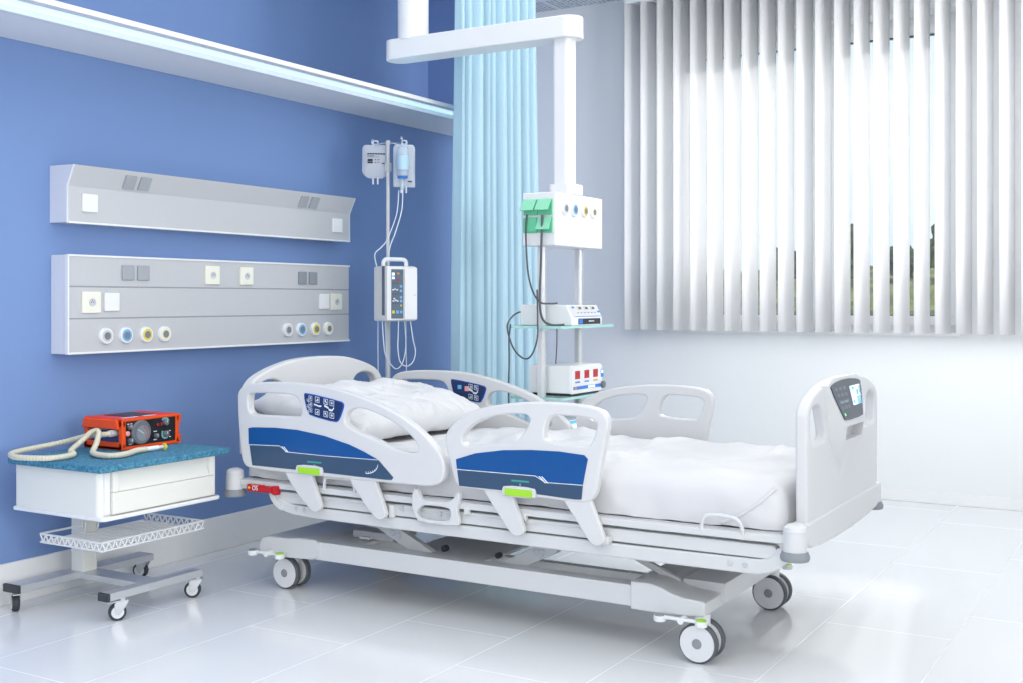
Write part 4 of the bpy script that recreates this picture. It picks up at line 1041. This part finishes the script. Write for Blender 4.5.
# ================================================================== ceiling pendant
XF = (.92, Vector((.3094, 0, .092)))
pd = thing('ceiling_pendant', 'white ceiling mounted medical supply pendant with jointed arm, outlet box and glass shelves', 'pendant', (1.145, 5.14, .55))
b = MB(); b.lathe([(.083, 2.55), (.083, 3.268)], (.222, 5.13, 0), 'z', 40); b.lathe([(.12, 3.235), (.13, 3.245), (.13, 3.268)], (.222, 5.13, 0), 'z', 40); b.build('ceiling_tube', 'white', pd)
b = MB(); b.plate([rrect(.060, 1.245, 5.055, 5.205, .073, 10)], lambda a, c, d: Vector((a, c, 2.506 + d)), .108, .006, 3); b.build('arm', 'white', pd)
b = MB(); b.plate([rrect(1.098, 1.190, 5.090, 5.190, .022)], lambda a, c, d: Vector((a, c, 2.09 + d)), .80, .002); b.build('drop_column', 'white', pd)
b = MB(); b.plate([rrect(1.083, 1.221, 5.068, 5.212, .03)], lambda a, c, d: Vector((a, c, 1.70 + d)), .055, .006, 3); b.build('column_collar', 'white', pd)
MB().box(1.038, 1.222, 4.90, 5.41, 1.413, 1.672, .006, 3).build('outlet_box', 'white', pd)
for y, r in ((4.985, 'gasgrey'), (5.084, 'gasblue'), (5.195, 'gasyel'), (5.292, 'gascream')): gas_outlet(pd, y, 1.596, r, 1.222)
for x0, z0_, tilt in ((1.047, 1.562, 34), (1.129, 1.562, 34), (1.047, 1.475, 0), (1.129, 1.475, 24)):
    b = MB(); b.box(x0, x0 + .078, 4.892, 4.902, z0_, z0_ + .076, .003); b.m = 1
    b.lathe([(.024, -.0101), (.024, -.008)], (x0 + .039, 4.902, z0_ + .036), 'y', 20)
    o = b.build('socket', ['mint', 'mint'], pd)
    t = math.radians(tilt); R = Matrix.Rotation(-t, 3, 'X'); hinge = Vector((x0 + .039, 4.892, z0_ + .073)); h = .066
    b = MB(); b.rot_box(hinge + R @ Vector((0, -.004, -h / 2)), (.074, .006, h), R, .002); b.build('lid', 'mintd' if tilt else 'mint', o)
for x, y in ((1.128, 4.955), (1.122, 5.36)):
    x -= .012; b = MB(); b.tube([(x, y, .55), (x, y, 1.42)], .021, 20); b.build('pole', 'steel', pd)
    b = MB(); b.box(x - .0125, x + .0125, y - .0235, y - .019, .55, 1.41, .001); b.build('pole_track', 'frame', pd)
SHX0, SHX1, SHY0, SHY1 = .965, 1.262, 4.905, 5.47
for z in (1.018, .672, .46):
    b = MB(); b.plate([rrect(SHX0, SHX1, SHY0, SHY1, .015)], lambda a, c, d: Vector((a, c, z + d)), .012, .001); s = b.build('shelf', 'glass_shelf', pd)
    b = MB(); b.plate([rrect(SHX0 - .001, SHX1 + .001, SHY0 - .001, SHY1 + .001, .016), rrect(SHX0 + .003, SHX1 - .003, SHY0 + .003, SHY1 - .003, .013)], lambda a, c, d: Vector((a, c, z + d)), .0125, .0004, 1); b.build('edge', 'glass_edge', s)
    b = MB()
    for x, y in ((1.128, 4.955), (1.122, 5.36)): b.lathe([(.026, -.018), (.026, -.006)], (x, y, z), 'z', 20)
    b.build('clamp', 'steel', s)

# devices on the shelves: faces turned to the room (+x)
t1 = thing('medical_monitor', 'low white medical unit with slanted keypad front on the middle glass shelf', 'medical device', (1.1, 5.27, 1.025))
def dev_prof(p, prof, y0, y1, m, name, bev=.004):
    b = MB(); b.plate([prof], lambda a, c, d: Vector((a, (y0 + y1) / 2 + d, c)), y1 - y0, bev); return b.build(name, m, p)
DX0, DX1, DY0, DY1, DZ = .968, 1.245, 5.0, 5.333, 1.0255
dev_prof(t1, [(DX0, DZ), (DX1 + .012, DZ), (DX1 + .012, DZ + .038), (DX1 - .018, DZ + .098), (DX0, DZ + .102)], DY0, DY1, 'white', 'case')
def slope_quad(b, y0, y1, t0, t1_, k=.0012):
    A, B = Vector((DX1 + .012, 0, DZ + .038)), Vector((DX1 - .018, 0, DZ + .098)); n = Vector((.06, 0, .03)).normalized() * (k + .0006)
    n0 = len(b.bm.faces); P4 = []
    for y, t in ((y0, t0), (y1, t0), (y1, t1_), (y0, t1_)):
        v = A.lerp(B, t) + n; v.y = y; P4.append(b.bm.verts.new(v))
    b.bm.faces.new(P4); b._tag(n0)
b = MB(); slope_quad(b, DY0 + .015, DY1 - .015, .04, .96, .0004)
b.m = 1
for y, t in ((5.042, .75), (5.302, .38)): slope_quad(b, y, y + .03, t, t + .14)
b.m = 2
for y in (5.097, 5.169, 5.242): slope_quad(b, y, y + .045, .66, .86)
b.m = 3
for y in (5.092, 5.164, 5.237): slope_quad(b, y + .004, y + .02, .70, .82, .002)
b.m = 4
for k in range(6): slope_quad(b, 5.077 + .037 * k, 5.099 + .037 * k, .34, .42)
b.m = 1; slope_quad(b, 5.037, 5.327, .05, .10)
b.build('keypad', ['frame', 'blueprint', 'phone', 'gascream', 'hubcap'], t1)
b = MB(); b.box(DX1 + .011, DX1 + .0135, DY0 + .07, DY1 - .02, DZ + .004, DZ + .033, .0006); b.m = 1; b.box(DX1 + .0135, DX1 + .0145, DY0 + .075, DY0 + .115, DZ + .007, DZ + .030); b.m = 2; b.box(DX1 + .0135, DX1 + .0142, DY0 + .18, DY0 + .24, DZ + .017, DZ + .022)
b.build('slot_panel', ['dark', 'blueprint', 'icon'], t1)

EX0, EX1, EY0, EY1, EZ = 1.02, 1.252, 4.995, 5.333, .680
t2 = thing('electrosurgical_unit', 'white box unit with three red number displays on the lower glass shelf', 'medical device', (1.12, 5.18, .678))
b = MB(); b.box(EX0, EX1, EY0, EY1, EZ + .012, EZ + .148, .006); b.m = 1; b.box(EX0 + .015, EX1 - .008, EY0 + .012, EY1 - .012, EZ, EZ + .014, .002); b.build('case', ['white', 'dark'], t2)
MB().box(EX1 - .004, EX1 + .008, EY0 + .004, EY1 - .002, EZ + .010, EZ + .142, .004).build('front_bezel', 'white', t2)
b = MB(); xx = EX1 + .008
def mark(y0, y1, z0_, z1_, m, k=.001): b.m = m; b.box(xx - .001, xx + k, EY0 + y0, EY0 + y1, EZ + z0_, EZ + z1_)
for k, y in enumerate((.035, .135, .232)):
    mark(y, y + .052, .082, .122, 0); mark(y + .010, y + .022, .090, .114, 1, .0016); mark(y + .030, y + .042, .090, .114, 1, .0016); mark(y + .002, y + .05, .063, .070, 3 if k == 2 else 2)
mark(.318, .348, .078, .118, 4); mark(.322, .344, .098, .114, 5, .0016)
mark(.016, .325, .030, .046, 4); mark(.03, .05, .032, .044, 3, .0016); mark(.175, .25, .032, .044, 5, .0016)
b.m = 6; b.lathe([(.018, 0), (.018, .012), (.014, .014)], (xx, EY0 + .335, EZ + .040), 'x', 22)
b.build('display_panel', ['redled', 'red', 'blueprint', 'orangeled', 'blueprint', 'lcd', 'gauge'], t2)
t3 = thing('suction_unit', 'small pale unit with bright blue front on the lowest glass shelf behind the bed', 'medical device', (1.12, 5.1, .467))
MB().box(1.02, 1.225, 5.0, 5.22, .467, .56, .008).build('case', 'white', t3)
b = MB(); b.box(1.224, 1.230, 5.01, 5.21, .475, .555, .002); b.m = 1; b.box(1.229, 1.2315, 5.05, 5.13, .50, .54); b.build('front', ['lcdblue', 'lcd'], t3)

cab = dict(m='cable', cat='cable', name='power_cable')
line('grey power cable hanging from the left green socket to the middle shelf', [(1.075, 4.880, 1.565), (1.073, 4.872, 1.50), (1.078, 4.870, 1.38), (1.088, 4.872, 1.27), (1.10, 4.895, 1.19), (1.122, 4.925, 1.14), (1.15, 4.97, 1.132), (1.16, 5.03, 1.134)], .0045, **cab)
line('thick grey power cable hanging from the right green socket down to the middle shelf', [(1.165, 4.872, 1.56), (1.163, 4.868, 1.46), (1.157, 4.870, 1.30), (1.150, 4.872, 1.15), (1.158, 4.885, 1.06), (1.185, 4.925, 1.030), (1.235, 4.965, 1.030)], .0058, **cab)
line('dark grey cable drooping in a long loop below the middle glass shelf', [(.9625, 5.03, 1.085), (.955, 5.02, 1.09), (.948, 4.96, 1.07), (.952, 4.90, 1.02), (.985, 4.888, .93), (1.03, 4.885, .878), (1.075, 4.885, .865), (1.11, 4.882, .90), (1.135, 4.876, .97), (1.140, 4.870, 1.06), (1.138, 4.868, 1.20)], .0042, **cab)
line('thin grey cable hanging straight down between the two glass shelves', [(1.165, 5.02, 1.01), (1.164, 5.02, .93), (1.158, 5.02, .835)], .003, **cab)
line('grey cable running down the left ends of the glass shelves', [(.953, 4.93, 1.03), (.953, 4.915, .96), (.960, 4.905, .85), (.962, 4.895, .72), (.962, 4.90, .55)], .004, **cab)

XF = None
# ================================================================== light, sky, camera
W = bpy.data.worlds.new('sky'); SC.world = W; W.use_nodes = True
nt = W.node_tree; bg = nt.nodes['Background']
tc = nt.nodes.new('ShaderNodeTexCoord'); n = nt.nodes.new('ShaderNodeTexNoise'); n.inputs['Scale'].default_value = 3.5; n.inputs['Detail'].default_value = 6
nt.links.new(tc.outputs['Generated'], n.inputs['Vector'])
r = nt.nodes.new('ShaderNodeValToRGB'); r.color_ramp.elements[0].position = .42; r.color_ramp.elements[0].color = (.50, .64, .80, 1); r.color_ramp.elements[1].position = .62; r.color_ramp.elements[1].color = (.78, .84, .90, 1)
nt.links.new(n.outputs['Fac'], r.inputs[0]); nt.links.new(r.outputs[0], bg.inputs['Color']); bg.inputs['Strength'].default_value = 1.05

def sun(d, e, ang, col):
    l = bpy.data.lights.new('sun', 'SUN'); l.energy = e; l.angle = math.radians(ang); l.color = col
    o = bpy.data.objects.new('sun', l); C.objects.link(o); o.rotation_euler = Vector(d).to_track_quat('-Z', 'Y').to_euler(); o.location = (2, 12, 6)
sun((.12, -.95, -.45), 3.3, 3.5, (1, .97, .93))
def area(name, loc, tgt, sx, sy, e, col=(1, 1, 1), spread=180):
    l = bpy.data.lights.new(name, 'AREA'); l.shape = 'RECTANGLE'; l.size = sx; l.size_y = sy; l.energy = e; l.color = col; l.spread = math.radians(spread)
    o = bpy.data.objects.new(name, l); C.objects.link(o); o.location = loc
    o.rotation_euler = (Vector(tgt) - Vector(loc)).to_track_quat('-Z', 'Y').to_euler()
area('ceiling_lamp', (2.8, 1.95, 3.085), (2.8, 1.95, 0), 5.0, 7.8, 104, (1, .985, .96))
area('rear_fill', (3.6, -2.1, 1.6), (3.4, 4, 1.4), 4.0, 2.4, 40, (1, .985, .965))  # added fill behind the camera, lifts upright surfaces; no fitting on that wall
area('side_fill', (5.3, 5.2, 2.2), (2.0, 6.85, 2.4), 2.4, 1.8, 32, (1, 1, 1), 92)  # added unseen fill aimed at the blind to brighten its vanes
area('side_fill', (5.4, 1.5, 1.4), (0, 2.6, .8), 1.6, 1.6, 6.5, (1, .985, .965), 62)  # second added fill from the right, brightens consoles, skirting and cart
area('shelf_uplight', (.28, 2.2, 2.22), (-.25, 2.2, 3.1), .08, 7.0, 11, (.86, .94, 1))

cd = bpy.data.cameras.new('camera'); co = bpy.data.objects.new('camera', cd); C.objects.link(co)
cd.sensor_width = 36; cd.lens = 1158 / 1023 * 36; cd.shift_y = -41.5 / 1023; cd.clip_start = .05
co.location = (3.868, 0, 1.15); co.rotation_euler = (PI / 2, 0, math.radians(30.55))
SC.camera = co
SC.view_settings.view_transform = 'Standard'; SC.view_settings.look = 'None'; SC.view_settings.gamma = 1
SC.view_settings.use_curve_mapping = False; SC.view_settings.exposure = 0.38
